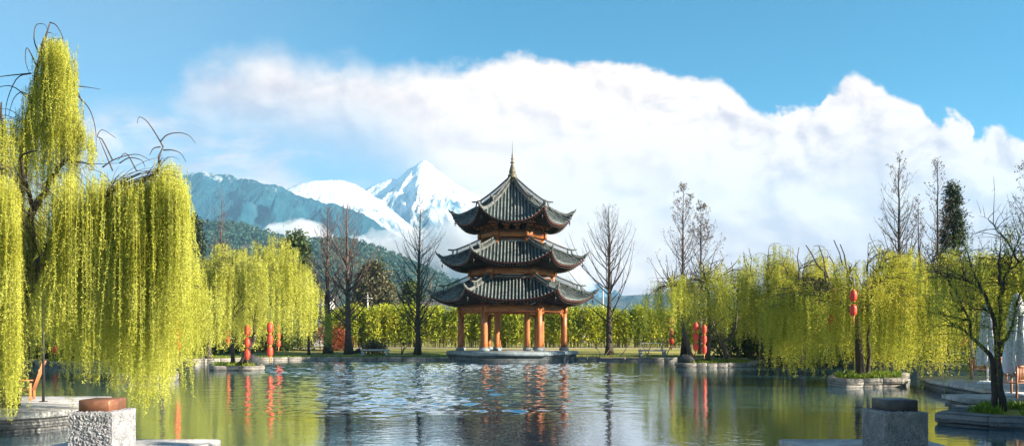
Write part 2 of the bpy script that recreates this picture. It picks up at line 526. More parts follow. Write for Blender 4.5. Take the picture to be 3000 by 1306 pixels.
def gz(x, y):
    x, y = np.asarray(x, float), np.asarray(y, float)
    t = np.clip((y - 74) / 26, 0, 1)
    rise = t * t * (3 - 2 * t) * .55
    z = .34 + rise + (fbm(x * .08, y * .08, 3, 3) - .5) * .12 * np.clip((y - 76) / 6, 0, 1) + np.clip((y - 130) / 700, 0, 1) * 3
    return np.where(y < 12, .6, z)


pts = [tuple(p) for p in LAKE]
edges = [(i, (i + 1) % len(LAKE)) for i in range(len(LAKE))]
for gx in np.arange(-110, 111, 4.0):
    for gy in np.arange(60, 150, 3.0):
        if not inside(gx, gy, LAKE):
            pts.append((gx + .01, gy + .01))
for gx in (-9000, -3000, -900, -300, -110, 110, 300, 900, 3000, 9000):
    for gy in (-200, 0, 40, 200, 400, 900, 2000, 5000, 12000):
        if not inside(gx, gy, LAKE):
            pts.append((gx, gy))
cd = geometry.delaunay_2d_cdt([Vector(p) for p in pts], edges, [], 0, 1e-4)
vv = np.array([[v.x, v.y] for v in cd[0]])
tr = np.array([f for f in cd[2]])
cen = vv[tr].mean(1)
tr = tr[~inside(cen[:, 0], cen[:, 1], LAKE)]
tag(MB().add(np.c_[vv, gz(vv[:, 0], vv[:, 1])], tris=tr).build('ground', M['lawn'], smooth=True), kind='structure')

def step01(x, a, b):
    t = np.clip((np.asarray(x, float) - a) / (b - a), 0, 1)
    return t * t * (3 - 2 * t)


def rot(x, y, a):
    return x * math.cos(a) - y * math.sin(a), x * math.sin(a) + y * math.cos(a)


def ripples(x, y):
    """height of the wind ripples: open middle ruffled, calm along the banks and near the quay"""
    wob = (fbm(x * .07, y * .09, 61, 3) - .5) * 14
    wob2 = (fbm(x * .16, y * .4, 67, 3) - .5) * 5
    wind = step01(y + wob2, 20.5, 24.5) * (1 - step01(x + wob * .6 - .2 * y + 4, -3.5, 4.5)) * step01(x + wob * .5 + .3 * y, -4, 5)
    wind = wind * (.72 + .28 * step01(fbm(x * .12, y * .12, 71, 3), .35, .6)) * (1 - .35 * step01(y, 60, 73))
    r1, r2 = rot(x, y, .5), rot(x, y, -.9)
    h = (fbm(r1[0] * 1.25, r1[1] * 1.35, 81, 2) - .5) * .08 + (fbm(r2[0] * 2.7, r2[1] * 2.7, 85, 2) - .5) * .085
    swell = (fbm(r2[0] * .5, r2[1] * .9, 91, 2) - .5) * .006
    return h * wind + swell


wx, wy = np.meshgrid(np.arange(-34, 34.05, .12), np.arange(14.5, 75.5, .12), indexing='ij')
wz = ripples(wx, wy)
edge_ = np.clip(np.minimum.reduce([wx + 34, wx[-1, 0] - wx, wy - 14.5, wy[0, -1] - wy]) / 1.5, 0, 1)
wm = MB().grid(np.transpose(np.stack([wx, wy, wz * edge_], -1), (1, 0, 2)))
for (xa, xb, ya, yb) in ((-75, -34, 9, 80), (wx[-1, 0], 75, 9, 80), (-34, wx[-1, 0], 9, 14.5), (-34, wx[-1, 0], wy[0, -1], 80)):
    gx_, gy_ = np.meshgrid(np.linspace(xa, xb, 3), np.linspace(ya, yb, 3))
    wm.grid(np.stack([gx_, gy_, 0 * gx_], -1))
tag(wm.build('water', M['water'], smooth=True), kind='structure')

# stone edging round the far bank, a run of blocks
eb = MB()
rg = random.Random(3)
for (x0, y0), (x1, y1) in zip(LAKE[3:], LAKE[4:]):
    L = math.hypot(x1 - x0, y1 - y0)
    a = math.atan2(y1 - y0, x1 - x0)
    n = max(1, int(L / 1.1))
    for i in range(n):
        t = (i + .5) / n
        h = .36 + rg.uniform(-.04, .05)
        eb.bevel_box((x0 + (x1 - x0) * t + rg.uniform(-.04, .04), y0 + (y1 - y0) * t + rg.uniform(-.05, .05), h / 2 - .3),
                     (L / n * .985, .55 + rg.uniform(-.05, .08), h + .6), a + rg.uniform(-.02, .02), .03)
tag(eb.build('bank_edging', M['stone']), kind='structure')
# quay wall under the viewer's side
qb = MB()
for i in range(70):
    qb.bevel_box((-69 + i * 2, 10.1, -.12), (1.98, .5, 1.5), 0, .02)
tag(qb.build('quay', M['dark_stone']), kind='structure')

# sandy path in front of the hedge
pxs = np.linspace(-60, 60, 61)
pr = [np.stack([pxs, np.full(61, yv) + np.sin(pxs * .12) * .4, gz(pxs, np.full(61, yv)) + .03], -1) for yv in (95.5, 97, 98.5)]
tag(MB().grid(np.stack(pr)).build('path', M['sand']), kind='structure')


# ------------------------------------------------------------------ mountains
def terrain(name, sil, D, front, back, mat, amp, seed, nx=220, ny=70, pw=1.0, rid=6.0):
    sil = np.array(sil, float) / .85833         # picture columns/rows of the skyline -> full frame
    X = np.linspace(sil[0, 0], sil[-1, 0], nx)
    Y = np.interp(X, sil[:, 0], sil[:, 1])
    k = np.ones(5) / 5
    Ys = np.convolve(np.pad(Y, 2, mode='edge'), k, mode='valid')
    x = (X - CX) / F * D
    zr = CH + (HY - Ys) / F * D
    v = np.concatenate([np.linspace(-1, 0, int(ny * .7)), np.linspace(0, 1, ny - int(ny * .7) + 1)[1:]])
    y = D + np.where(v < 0, v * front, v * back)
    XX, VV = np.meshgrid(x, v)
    YY = np.repeat(y[:, None], nx, 1)
    env = 1 - np.abs(VV) ** pw
    s = 1.0 / (abs(x[-1] - x[0]) / rid)
    wx_ = XX * s + (fbm(XX * s * .6, YY * s * .6, seed + 9, 3) - .5) * 1.6
    spur = fbm(wx_, YY * s * .45, seed, 6, ridged=True) - .6
    fine = fbm(XX * s * 5, YY * s * 5, seed + 5, 4) - .5
    shoulder = np.clip(np.abs(VV) * 3, 0, 1) * np.clip(env * 2, 0, 1)
    Z = zr[None] * env + amp * (spur * 1.5 * shoulder + fine * .25 * (.3 + shoulder)) + (fbm(XX * s * 8, YY * s * 8, seed + 2, 3) - .5) * amp * .08
    Z = np.maximum(Z, -1 + 0 * Z)
    o = MB().grid(np.stack([XX, YY, Z], -1)).build(name, mat, smooth=True)
    return tag(o, kind='structure'), (x, y, Z)


MM1 = mountain_mat('forest_mountain', (0.006, 0.055, 0.085), (0.016, 0.085, 0.115), (0.05, 0.1, 0.13), 800, 940, .95, .009)  # part of the distance haze is put into these blue forest colours
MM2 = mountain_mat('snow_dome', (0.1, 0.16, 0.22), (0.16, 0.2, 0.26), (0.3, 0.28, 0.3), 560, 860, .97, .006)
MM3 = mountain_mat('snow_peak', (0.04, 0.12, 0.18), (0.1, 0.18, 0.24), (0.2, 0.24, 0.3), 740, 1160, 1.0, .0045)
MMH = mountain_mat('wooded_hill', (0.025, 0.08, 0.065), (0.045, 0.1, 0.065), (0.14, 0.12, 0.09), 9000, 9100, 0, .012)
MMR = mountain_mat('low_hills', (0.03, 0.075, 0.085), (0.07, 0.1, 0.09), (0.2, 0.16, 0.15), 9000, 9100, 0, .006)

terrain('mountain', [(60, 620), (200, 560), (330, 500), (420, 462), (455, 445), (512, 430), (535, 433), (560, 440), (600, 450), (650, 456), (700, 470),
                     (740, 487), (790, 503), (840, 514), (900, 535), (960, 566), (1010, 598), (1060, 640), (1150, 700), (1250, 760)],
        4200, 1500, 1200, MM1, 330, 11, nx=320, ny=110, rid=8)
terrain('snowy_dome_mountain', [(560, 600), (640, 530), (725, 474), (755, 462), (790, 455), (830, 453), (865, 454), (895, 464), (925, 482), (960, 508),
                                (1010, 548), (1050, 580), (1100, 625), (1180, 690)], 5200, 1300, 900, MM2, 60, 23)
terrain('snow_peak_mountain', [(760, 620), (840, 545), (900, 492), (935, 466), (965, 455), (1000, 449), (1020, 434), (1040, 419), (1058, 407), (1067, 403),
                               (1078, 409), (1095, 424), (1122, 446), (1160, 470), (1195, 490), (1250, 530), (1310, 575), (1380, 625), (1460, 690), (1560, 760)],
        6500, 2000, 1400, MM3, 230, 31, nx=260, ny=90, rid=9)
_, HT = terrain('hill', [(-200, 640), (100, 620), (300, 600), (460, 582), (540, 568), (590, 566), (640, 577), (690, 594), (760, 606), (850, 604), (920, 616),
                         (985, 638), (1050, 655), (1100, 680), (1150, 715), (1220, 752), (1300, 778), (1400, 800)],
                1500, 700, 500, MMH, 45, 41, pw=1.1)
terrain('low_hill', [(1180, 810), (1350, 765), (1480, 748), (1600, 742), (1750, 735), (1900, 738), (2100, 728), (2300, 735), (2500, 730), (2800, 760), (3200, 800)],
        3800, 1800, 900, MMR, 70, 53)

# wooded cover of the near hill
hx, hy, hz = HT
rng = np.random.default_rng(5)
nT = 5200
ix = rng.integers(60, len(hx) - 1, nT)
iy = (rng.beta(2.2, 1.4, nT) * (len(hy) * .73)).astype(int)
cxs = hx[ix] + rng.uniform(-6, 6, nT)
cys = hy[iy] + rng.uniform(-6, 6, nT)
czs = hz[iy, ix]
keep = fbm(cxs * .012, cys * .012, 77, 3) > .4
cxs, cys, czs = cxs[keep], cys[keep], czs[keep]
nT = len(cxs)
hb = MB()
sz = rng.uniform(3.2, 6.5, nT)
nl = 26
th = rng.uniform(0, 2 * math.pi, (nT, nl))
ph = rng.uniform(-.2, 1.0, (nT, nl))
rr = np.sqrt(np.clip(1 - ph ** 2, 0, 1)) * .75
C = np.stack([cxs[:, None] + np.cos(th) * rr * sz[:, None], cys[:, None] + np.sin(th) * rr * sz[:, None],
              czs[:, None] + (ph + .5) * sz[:, None] * 1.05], -1).reshape(-1, 3)
ax = rng.normal(size=(len(C), 3)) + [0, 0, .5]
ax /= np.linalg.norm(ax, axis=1, keepdims=True)
sd = np.cross(ax, rng.normal(size=(len(C), 3)))
sd /= np.linalg.norm(sd, axis=1, keepdims=True)
hb.leaves(C - ax * 2, ax, sd, rng.uniform(2.5, 5.5, len(C)), rng.uniform(.9, 1.9, len(C)))
tag(hb.build('hill_trees', M['hill_tree']), kind='stuff')


# ------------------------------------------------------------------ cloud bank lying between hill and mountains
def cloud_bank(name, edge, D, depth, density, seed):
    e = np.array(edge, float) / .85833
    nu, nt_ = 220, 64
    X = np.linspace(e[0, 0], e[-1, 0], nu)
    top = np.interp(X, e[:, 0], e[:, 1])
    bot = np.interp(X, e[:, 0], e[:, 2] if e.shape[1] > 2 else e[:, 1] + 60)
    x = (X - CX) / F * D
    zt, zb = CH + (HY - top) / F * D, CH + (HY - bot) / F * D
    th = np.linspace(0, 2 * math.pi, nt_, endpoint=False)
    taper = np.clip(np.minimum(np.arange(nu), np.arange(nu)[::-1]) / 14, 0, 1) ** .6
    A, T = np.meshgrid(np.arange(nu), th, indexing='ij')
    xs = x[A]
    n = fbm(xs / 55 + 3, T * 2.2, seed, 5) - .5
    n2 = fbm(xs / 18, T * 5, seed + 3, 4) - .5
    n = n * np.minimum(1, np.minimum(T, 2 * math.pi - T)) * 1.0
    half = ((zt - zb) / 2 * taper)[A] * (1 + n * .9 + n2 * .3)
    mid = ((zt + zb) / 2)[A]
    V = np.stack([xs, D + np.cos(T) * depth * taper[A] * (1 + n * .6), mid + np.sin(T) * half], -1)
    idx = np.arange(nu * nt_).reshape(nu, nt_)
    nx_ = np.roll(idx, -1, 1)
    q = np.stack([idx[:-1], nx_[:-1], nx_[1:], idx[1:]], -1).reshape(-1, 4)
    m, nt = new_mat(name + '_vapour')
    pv = nd(nt, 'ShaderNodeVolumePrincipled')
    pv.inputs['Color'].default_value = (.96, .96, .98, 1)
    pv.inputs['Density'].default_value = density
    o = nd(nt, 'ShaderNodeOutputMaterial')
    lk(nt, pv.outputs[0], o.inputs['Volume'])
    ob = MB().add(V, q, polys=[tuple(idx[0][::-1].tolist()), tuple(idx[-1].tolist())]).build(name, m, smooth=True)
    return tag(ob, kind='stuff')


cloud_bank('cloud_bank', [(640, 585, 640), (690, 566, 650), (735, 556, 665), (765, 543, 665), (790, 556, 670), (830, 590, 675), (880, 602, 680), (930, 592, 690),
                          (990, 582, 700), (1050, 578, 712), (1100, 556, 720), (1170, 530, 730), (1260, 515, 735), (1350, 540, 740), (1430, 640, 745), (1500, 700, 748)],
           2600, 110, .011, 5)

# ------------------------------------------------------------------ haze (the air itself)
HAZE = dict(density=8.5e-5, color=(.36, .7, 1.0))
m, nt = new_mat('haze_air')
pv = nd(nt, 'ShaderNodeVolumePrincipled')
pv.inputs['Color'].default_value = (*HAZE['color'], 1)
pv.inputs['Density'].default_value = HAZE['density']
o = nd(nt, 'ShaderNodeOutputMaterial')
lk(nt, pv.outputs[0], o.inputs['Volume'])
tag(MB().box((0, 3890, 718), (19000, 8400, 1444)).build('haze', m), kind='stuff')


# ------------------------------------------------------------------ plants
def nrm(v):
    return v / (np.linalg.norm(v, axis=-1, keepdims=True) + 1e-9)


def bez(a, c, b, K):
    t = np.linspace(0, 1, K)[:, None]
    return (1 - t) ** 2 * a + 2 * t * (1 - t) * c + t * t * b


def spline(P, K):
    P = np.asarray(P, float)
    n = len(P)
    Q = np.concatenate([2 * P[:1] - P[1:2], P, 2 * P[-1:] - P[-2:-1]])
    out = []
    for u in np.linspace(0, n - 1 - 1e-6, K):
        i = int(u)
        t = u - i
        a, b, c, d = Q[i], Q[i + 1], Q[i + 2], Q[i + 3]
        out.append(.5 * (2 * b + (c - a) * t + (2 * a - 5 * b + 4 * c - d) * t * t + (3 * b - a - 3 * c + d) * t ** 3))
    return np.array(out)


def strands(mb, starts, L, rng, leaf, spacing, sway=.12, stem=.004, wind=(0, 0)):
    """hanging withes with leaves set along them"""
    N = len(starts)
    K = 7
    t = np.linspace(0, 1, K)
    az = rng.uniform(0, 2 * math.pi, N)
    amp = rng.normal(0, sway, N)
    ph = rng.uniform(0, 6.28, N)
    off = amp[:, None] * (t[None] ** 1.4 + .25 * np.sin(t[None] * 5 + ph[:, None]) - .25 * np.sin(ph)[:, None])
    P = np.zeros((N, K, 3))
    P[:, :, 0] = starts[:, 0, None] + off * np.cos(az)[:, None] + wind[0] * (t[None] ** 1.5) * L[:, None]
    P[:, :, 1] = starts[:, 1, None] + off * np.sin(az)[:, None] + wind[1] * (t[None] ** 1.5) * L[:, None]
    P[:, :, 2] = starts[:, 2, None] - t[None] * L[:, None]
    R = np.broadcast_to(stem * (1 - .6 * t), (N, K))
    mb.tubes(P, R, 3, cap=False)
    cnt = np.maximum(2, (L / spacing).astype(int))
    si = np.repeat(np.arange(N), cnt)
    n = len(si)
    u = np.clip(rng.uniform(0.02, 1, n), 0, .9999)
    k = (u * (K - 1)).astype(int)
    f = (u * (K - 1) - k)[:, None]
    C = P[si, k] * (1 - f) + P[si, k + 1] * f
    C = C + rng.normal(0, leaf[0] * .45, (n, 3))
    a = rng.uniform(0, 2 * math.pi, n)
    dr = np.stack([np.cos(a), np.sin(a), np.zeros(n)], 1)
    axis = nrm(dr * rng.uniform(.35, .95, (n, 1)) + np.array([0, 0, -1]) * rng.uniform(.2, 1.0, (n, 1)))
    side = nrm(np.cross(axis, rng.normal(size=(n, 3))))
    mb.leaves(C, axis, side, leaf[0] * rng.uniform(.6, 1.35, n), leaf[1] * rng.uniform(.7, 1.3, n))


def willow(label, base, trunks, H, R, zbot, seed, n_tuft, per, leaf, spacing, mat, bark='bark', fork_r=.2, group=None, lean=(0, 0), dens=1.0,
           spread=.8, low=.55, name='weeping_willow', ryf=1.0, cxy=None):
    rng = np.random.default_rng(seed)
    base = np.asarray(base, float)
    root = thing(name, label, 'tree', base, 0, group)
    tb, cb = MB(), MB()
    cxy = base[:2] if cxy is None else np.asarray(cxy, float)
    limb_pts, limb_r = [], []
    for tk in trunks:                                    # stems given as world points, thick end first
        P = spline(tk['p'], 12)
        r = np.interp(np.linspace(0, 1, 12), [0, .12, 1], [tk['r'] * 1.45, tk['r'], tk['r'] * .55])
        r = r * (1 + rng.uniform(-.08, .08, 12))
        tb.tubes(P - base, r, 9)
        fork = P[-1]
        fr = r[-1]
        nl = tk.get('n', 6)
        for j in range(nl):
            a = 2 * math.pi * (j + rng.uniform(-.3, .3)) / nl
            rad = R * rng.uniform(.4, .72) * (0.15 if j == nl - 1 else 1)
            end = np.array([cxy[0] + math.cos(a) * rad, cxy[1] + math.sin(a) * rad * ryf, fork[2] + (H - fork[2]) * rng.uniform(.62, .92)])
            ctrl = fork + (end - fork) * np.array([.55, .55, .3]) + rng.normal(0, .18, 3) * R * .3
            Lp = bez(fork, ctrl, end, 10)
            Lp[1:-1] += rng.normal(0, .05 * R * .3, (8, 3))
            tb.tubes(Lp - base, np.linspace(fr * .72, .022, 10), 6)
            limb_pts.append(Lp)
            limb_r.append(np.linspace(fr * .72, .022, 10))
    LP = np.concatenate(limb_pts)
    LR = np.concatenate(limb_r)
    rho = R * np.sqrt(rng.uniform(.02, 1, n_tuft * 2))
    az = rng.uniform(0, 2 * math.pi, n_tuft * 2)
    dn = vnoise(np.cos(az) * rho / R * 2.6 + seed * 3.1 + 9, np.sin(az) * rho / R * 2.6 + 9, seed + 4)
    kp = np.argsort(-dn + rng.uniform(0, .45, n_tuft * 2))[:n_tuft]
    rho, az = rho[kp], az[kp]
    bumps = vnoise(np.cos(az) * 2 + seed, np.sin(az) * 2 + rho / R * 2, seed)
    zt = zbot + (H - zbot) * (1 - .36 * (rho / R) ** 2.2) * (.8 + .2 * bumps) * rng.uniform(.86, 1.0, n_tuft)
    T = np.stack([cxy[0] + rho * np.cos(az), cxy[1] + rho * np.sin(az) * ryf, zt], 1)
    br_P, br_R, S, SL = [], [], [], []
    for i in range(n_tuft):
        d = np.linalg.norm(LP - T[i], axis=1) + 3 * np.maximum(0, LP[:, 2] - T[i, 2] + .2)
        k = int(np.argmin(d))
        a, b = LP[k], T[i]
        dist = np.linalg.norm(b - a)
        o = np.array([math.cos(az[i]), math.sin(az[i]), 0])
        c = (a + b) / 2 + np.array([0, 0, .3 * dist]) + rng.normal(0, .1, 3) * dist
        br_P.append(bez(a, c, b, 7))
        br_R.append(np.linspace(min(LR[k] * .8, .035), .011, 7))
        m = max(2, int(per * rng.uniform(.5, 1.5)))
        aa = spread * rng.uniform(.6, 1.3)
        tw = rng.uniform(-.7, .7)
        o2 = np.array([math.cos(az[i] + tw), math.sin(az[i] + tw), 0])
        s = rng.uniform(-.25, 1, m)
        st = T[i] + o2 * (s * aa)[:, None] + rng.normal(0, .24 * spread, (m, 3)) * [1, 1, .3]
        st[:, 2] += aa * .22 * (1 - (2 * s - .6) ** 2) * .6 - .12 * aa * s
        br_P.append(bez(T[i], T[i] + o2 * aa * .5 + [0, 0, .26 * aa], T[i] + o2 * aa + [0, 0, -.1 * aa], 7))
        br_R.append(np.linspace(.011, .005, 7))
        edge = rho[i] / R
        fr_ = np.clip(rng.uniform(0, low) * (1.15 - .55 * edge) + rng.gamma(1.2, .13, m), 0, .88)
        zend = zbot + (T[i, 2] - zbot) * fr_
        S.append(st)
        SL.append(np.maximum(.3, st[:, 2] - zend))
    tb.tubes(np.array(br_P) - base, np.array(br_R), 4, cap=False)
    S, SL = np.concatenate(S), np.concatenate(SL)
    strands(cb, S - base, SL, rng, leaf, spacing, sway=.14)
    tb.build('trunk', M[bark], root, smooth=True)
    cb.build('crown', mat, root)
    return root


def bare_tree(label, base, H, W, seed, bark='bark', r0=.2, nb=70, low=.1, group=None, leaves=None, n_leaf=0, asc=(30, 62), name='bare_tree', twig=1.0, power=.8,
              stems=None):
    rng = np.random.default_rng(seed)
    base = np.asarray(base, float)
    root = thing(name, label, 'tree', base, 0, group)
    tb, cb = MB(), MB()
    K = 14
    hz_ = np.linspace(0, 1, K)
    TP = np.stack([np.cumsum(rng.normal(0, .012 * H / 8, K)), np.cumsum(rng.normal(0, .012 * H / 8, K)), hz_ * H], 1)
    TP[0, :2] = 0
    TR = r0 * np.interp(hz_, [0, .04, .15, 1], [1.7, 1.1, .9, .05])
    tb.tubes(TP, TR, 9)
    h = low + (1 - low) * rng.uniform(0, .97, nb) ** .95
    h.sort()
    az = np.arange(nb) * 2.39996 + rng.normal(0, .4, nb)
    Lb = W * ((1 - h) / (1 - low)) ** power * rng.uniform(.6, 1.12, nb) + .25
    Lb *= np.clip((h - low) / .12 + .55, 0, 1)
    start = np.stack([np.interp(h, hz_, TP[:, i]) for i in range(3)], 1)
    Kb = 8
    e = np.radians(asc[0] + (asc[1] - asc[0]) * np.linspace(0, 1, Kb))[None] + rng.normal(0, .14, nb)[:, None] + np.radians(14) * h[:, None]
    step = (Lb / (Kb - 1) / np.cos(np.radians(45)))[:, None]
    aw = az[:, None] + np.cumsum(rng.normal(0, .1, (nb, Kb)), 1)
    dx = np.cos(e) * np.cos(aw) * step
    dy = np.cos(e) * np.sin(aw) * step
    dz = np.sin(e) * step
    W = W
    BP = start[:, None] + np.stack([np.cumsum(dx, 1) - dx[:, :1], np.cumsum(dy, 1) - dy[:, :1], np.cumsum(dz, 1) - dz[:, :1]], -1)
    rb = np.clip(np.interp(h, hz_, TR) * .4, .012, .065) * np.clip(Lb / W + .35, .4, 1)
    BR = rb[:, None] * np.linspace(1, .18, Kb)[None]
    cb.tubes(BP, BR, 5, cap=False)
    # side twigs, two orders
    nt_ = int(8 * twig)
    bi = np.repeat(np.arange(nb), nt_)
    u = rng.uniform(.18, .98, len(bi))
    k = np.minimum((u * (Kb - 1)).astype(int), Kb - 2)
    f = (u * (Kb - 1) - k)[:, None]
    p0 = BP[bi, k] * (1 - f) + BP[bi, k + 1] * f
    dirb = nrm(BP[bi, k + 1] - BP[bi, k])
    lat = nrm(np.cross(dirb, rng.normal(size=(len(bi), 3))))
    d = nrm(dirb * .75 + lat * rng.uniform(.5, .95, (len(bi), 1)) + [0, 0, .28])
    L1 = (Lb[bi] * rng.uniform(.16, .42, len(bi)) * (1.12 - u * .6)).clip(.15)
    t = np.linspace(0, 1, 4)
    P1 = p0[:, None] + d[:, None] * (L1[:, None] * t)[..., None]
    P1[:, :, 2] += (t ** 2 * .18)[None] * L1[:, None]
    P1[:, 1:] += rng.normal(0, .02, P1[:, 1:].shape) * L1[:, None, None]
    cb.tubes(P1, 0.0085 * np.linspace(1, .4, 4)[None] * (.7 + .5 * (L1 / W)[:, None]) * np.ones((len(bi), 1)), 3, cap=False)
    n2 = 3
    ti = np.repeat(np.arange(len(bi)), n2)
    u2 = rng.uniform(.25, 1, len(ti))[:, None]
    q0 = p0[ti] + d[ti] * (L1[ti][:, None] * u2)
    q0[:, 2] += (u2[:, 0] ** 2 * .18) * L1[ti]
    d2 = nrm(d[ti] + rng.normal(0, .55, (len(ti), 3)) + [0, 0, .15])
    L2 = L1[ti] * rng.uniform(.25, .6, len(ti))
    P2 = q0[:, None] + d2[:, None] * (L2[:, None] * np.array([0, 1.0]))[..., None]
    cb.tubes(P2, np.broadcast_to(np.array([.0045, .0025]), (len(ti), 2)), 3, cap=False)
    tb.build('trunk', M[bark], root, smooth=True)
    cb.build('crown', M['red_bark'] if bark == 'red_bark' else M[bark], root)
    if leaves is not None and n_leaf:
        lb = MB()
        j = rng.integers(0, len(P2), n_leaf)
        C = P2[j, 1] + rng.normal(0, .05, (n_leaf, 3))
        hgt = C[:, 2] / H
        sel = hgt > rng.uniform(.3, .8, n_leaf)
        C = C[sel]
        ax = nrm(rng.normal(size=C.shape))
        lb.leaves(C, ax, nrm(np.cross(ax, rng.normal(size=C.shape))), rng.uniform(.08, .2, len(C)), rng.uniform(.03, .07, len(C)))
        lb.build('dry_foliage', M[leaves], root)
    return root


def leafy(label, base, H, R, seed, mat, n_clump=90, per=70, leaf=(.3, .1), shape='cone', z0=.06, group=None, name='evergreen_tree', cat='tree', bark='bark', clump=.16, tier=False):
    rng = np.random.default_rng(seed)
    base = np.asarray(base, float)
    root = thing(name, label, cat, base, 0, group)
    tb, cb = MB(), MB()
    K = 8
    tb.tubes(np.stack([np.cumsum(rng.normal(0, .02, K)), np.cumsum(rng.normal(0, .02, K)), np.linspace(0, H * .93, K)], 1),
             np.linspace(max(.03, H * .022), .015, K), 7)
    u = rng.uniform(z0, 1, n_clump)
    if tier:
        u = (np.floor(u * 13) + rng.uniform(0, .45, n_clump)) / 13
    if shape == 'cone':
        pr = np.clip((1 - u) * 1.15 + .05, 0, .85) * np.clip((u - z0) * 6 + .35, 0, 1)
    elif shape == 'column':
        pr = np.interp(u, [0, .15, .5, .85, 1], [.5, .9, 1, .6, .08])
    else:
        pr = np.interp(u, [0, .2, .5, .8, 1], [.45, .9, 1, .8, .15])
    a = rng.uniform(0, 2 * math.pi, n_clump)
    rad = R * pr * rng.uniform(.35, 1.08, n_clump) ** .6
    cc = np.stack([np.cos(a) * rad, np.sin(a) * rad, u * H - (.12 * rad if shape == 'cone' else 0)], 1)
    z_att = np.clip(cc[:, 2] - .35 * rad, .05 * H, H * .93)
    tb.tubes(np.stack([np.c_[0 * a, 0 * a, z_att], cc], 1), np.broadcast_to(np.array([.012 * H / 3 + .01, .008]), (n_clump, 2)), 3, cap=False)
    cs = clump * R * rng.uniform(.6, 1.5, n_clump)
    C = np.repeat(cc, per, 0) + rng.normal(size=(n_clump * per, 3)) * np.repeat(cs, per)[:, None] * ([1, 1, .45] if tier else [1, 1, .85])
    n = len(C)
    ax = nrm(rng.normal(size=(n, 3)) + nrm(C * [1, 1, 0]) * .6 + [0, 0, .25])
    cb.leaves(C, ax, nrm(np.cross(ax, rng.normal(size=(n, 3)))), leaf[0] * rng.uniform(.6, 1.3, n), leaf[1] * rng.uniform(.6, 1.3, n))
    tb.build('trunk', M[bark], root)
    cb.build('crown', M[mat], root)
    return root


def twiggy(label, base, H, seed, group=None, mat='grey_twig', name='bare_shrub', n=3, lean=.5):
    rng = np.random.default_rng(seed)
    root = thing(name, label, 'shrub', base, 0, group)
    b = MB()
    stack = []
    for i in range(n):
        a = rng.uniform(0, 6.28) if n > 2 else i * math.pi + rng.uniform(-.3, .3)
        stack.append((np.zeros(3) + [.03 * math.cos(a), .03 * math.sin(a), 0], nrm(np.array([math.cos(a) * lean, math.sin(a) * lean * .5, 1.0])), H * .55, .05, 0))
    while stack:
        p, d, L, r, lv = stack.pop()
        q = p + d * L + rng.normal(0, .04, 3) * L
        b.tubes(np.array([bez(p, (p + q) / 2 + rng.normal(0, .05, 3) * L, q, 5)]), np.linspace(r, r * .6, 5)[None], 5)
        if lv < 3:
            for _ in range(2 if lv == 0 else 3):
                stack.append((q - d * L * rng.uniform(0, .5), nrm(d + rng.normal(0, .5, 3) * [1, 1, .5]), L * rng.uniform(.4, .7), r * .55, lv + 1))
    b.build('stem', M[mat], root)
    return root


# ------------------------------------------------------------------ the pagoda
PX, PY, PROT = atx(1501, 74.0), 74.0, math.radians(-.7)
pag = thing('pagoda', 'three tiered hexagonal timber pagoda with dark tiled upturned roofs at the edge of the lake', 'pagoda', (PX, PY, 0), PROT)


def hexpts(R, z=None, off=0.0):
    a = np.radians(np.arange(6) * 60 + off)
    p = np.stack([np.cos(a) * R, np.sin(a) * R], 1)
    return p if z is None else np.c_[p, np.full(6, z)]


plat = MB().prism(hexpts(6.12), .6, .95, .012).build('platform', M['platform'], pag)
MB().prism(hexpts(5.9), -.8, .598).build('footing', M['platform_low'], plat)
MB().prism(hexpts(5.72), .95, .965).build('paving', M['slab'], plat)


def column(R, k, z0, z1, r, name='column', base=True):
    x, y = hexpts(R)[k]
    o = MB().lathe([(r * 1.02, z0), (r, z0 + .5), (r * .98, (z0 + z1) / 2), (r * .93, z1)], (x, y, 0), 18).build(name, M['wood'], pag, smooth=True)
    if base:
        MB().lathe([(r * 1.25, z0 - .2), (r * 1.55, z0 - .12), (r * 1.6, z0 - .02), (r * 1.3, z0 + .1), (r * 1.05, z0 + .14)], (x, y, 0), 18).build('base_stone', M['platform'], o, smooth=True)
    return o


for k in range(6):
    column(4.75, k, 1.15, 4.98, .29)
    column(2.7, k, 1.15, 11.75, .24)
for k in range(6):
    column(3.73, k, 6.2, 8.32, .2, 'upper_column', False)


def beam_ring(R, z0, z1, th, ext, name, mat='beam_wood'):
    H = hexpts(R)
    for k in range(6):
        a, b = H[k], H[(k + 1) % 6]
        d = (b - a) / np.linalg.norm(b - a)
        L = np.linalg.norm(b - a) + ext * 2
        c = (a + b) / 2
        dz = .02 * (k % 2)
        MB().bevel_box((c[0], c[1], (z0 + z1) / 2 + dz), (L, th, z1 - z0), math.atan2(d[1], d[0]), .04).build(name, M[mat], pag)


beam_ring(4.75, 4.42, 4.93, .3, .42, 'beam')
beam_ring(4.75, 4.97, 5.07, .5, .3, 'beam_plate', 'dark_wood')
beam_ring(3.8, 7.78, 8.22, .28, .4, 'beam')
beam_ring(3.8, 8.26, 8.36, .46, .3, 'beam_plate', 'dark_wood')
beam_ring(2.9, 11.16, 11.62, .28, .4, 'beam')
beam_ring(2.9, 11.66, 11.76, .46, .35, 'beam_plate', 'dark_wood')
beam_ring(2.75, 10.86, 11.1, .16, .0, 'lower_rail', 'dark_wood')
beam_ring(3.8, 7.36, 7.52, .16, .0, 'lower_rail', 'dark_wood')


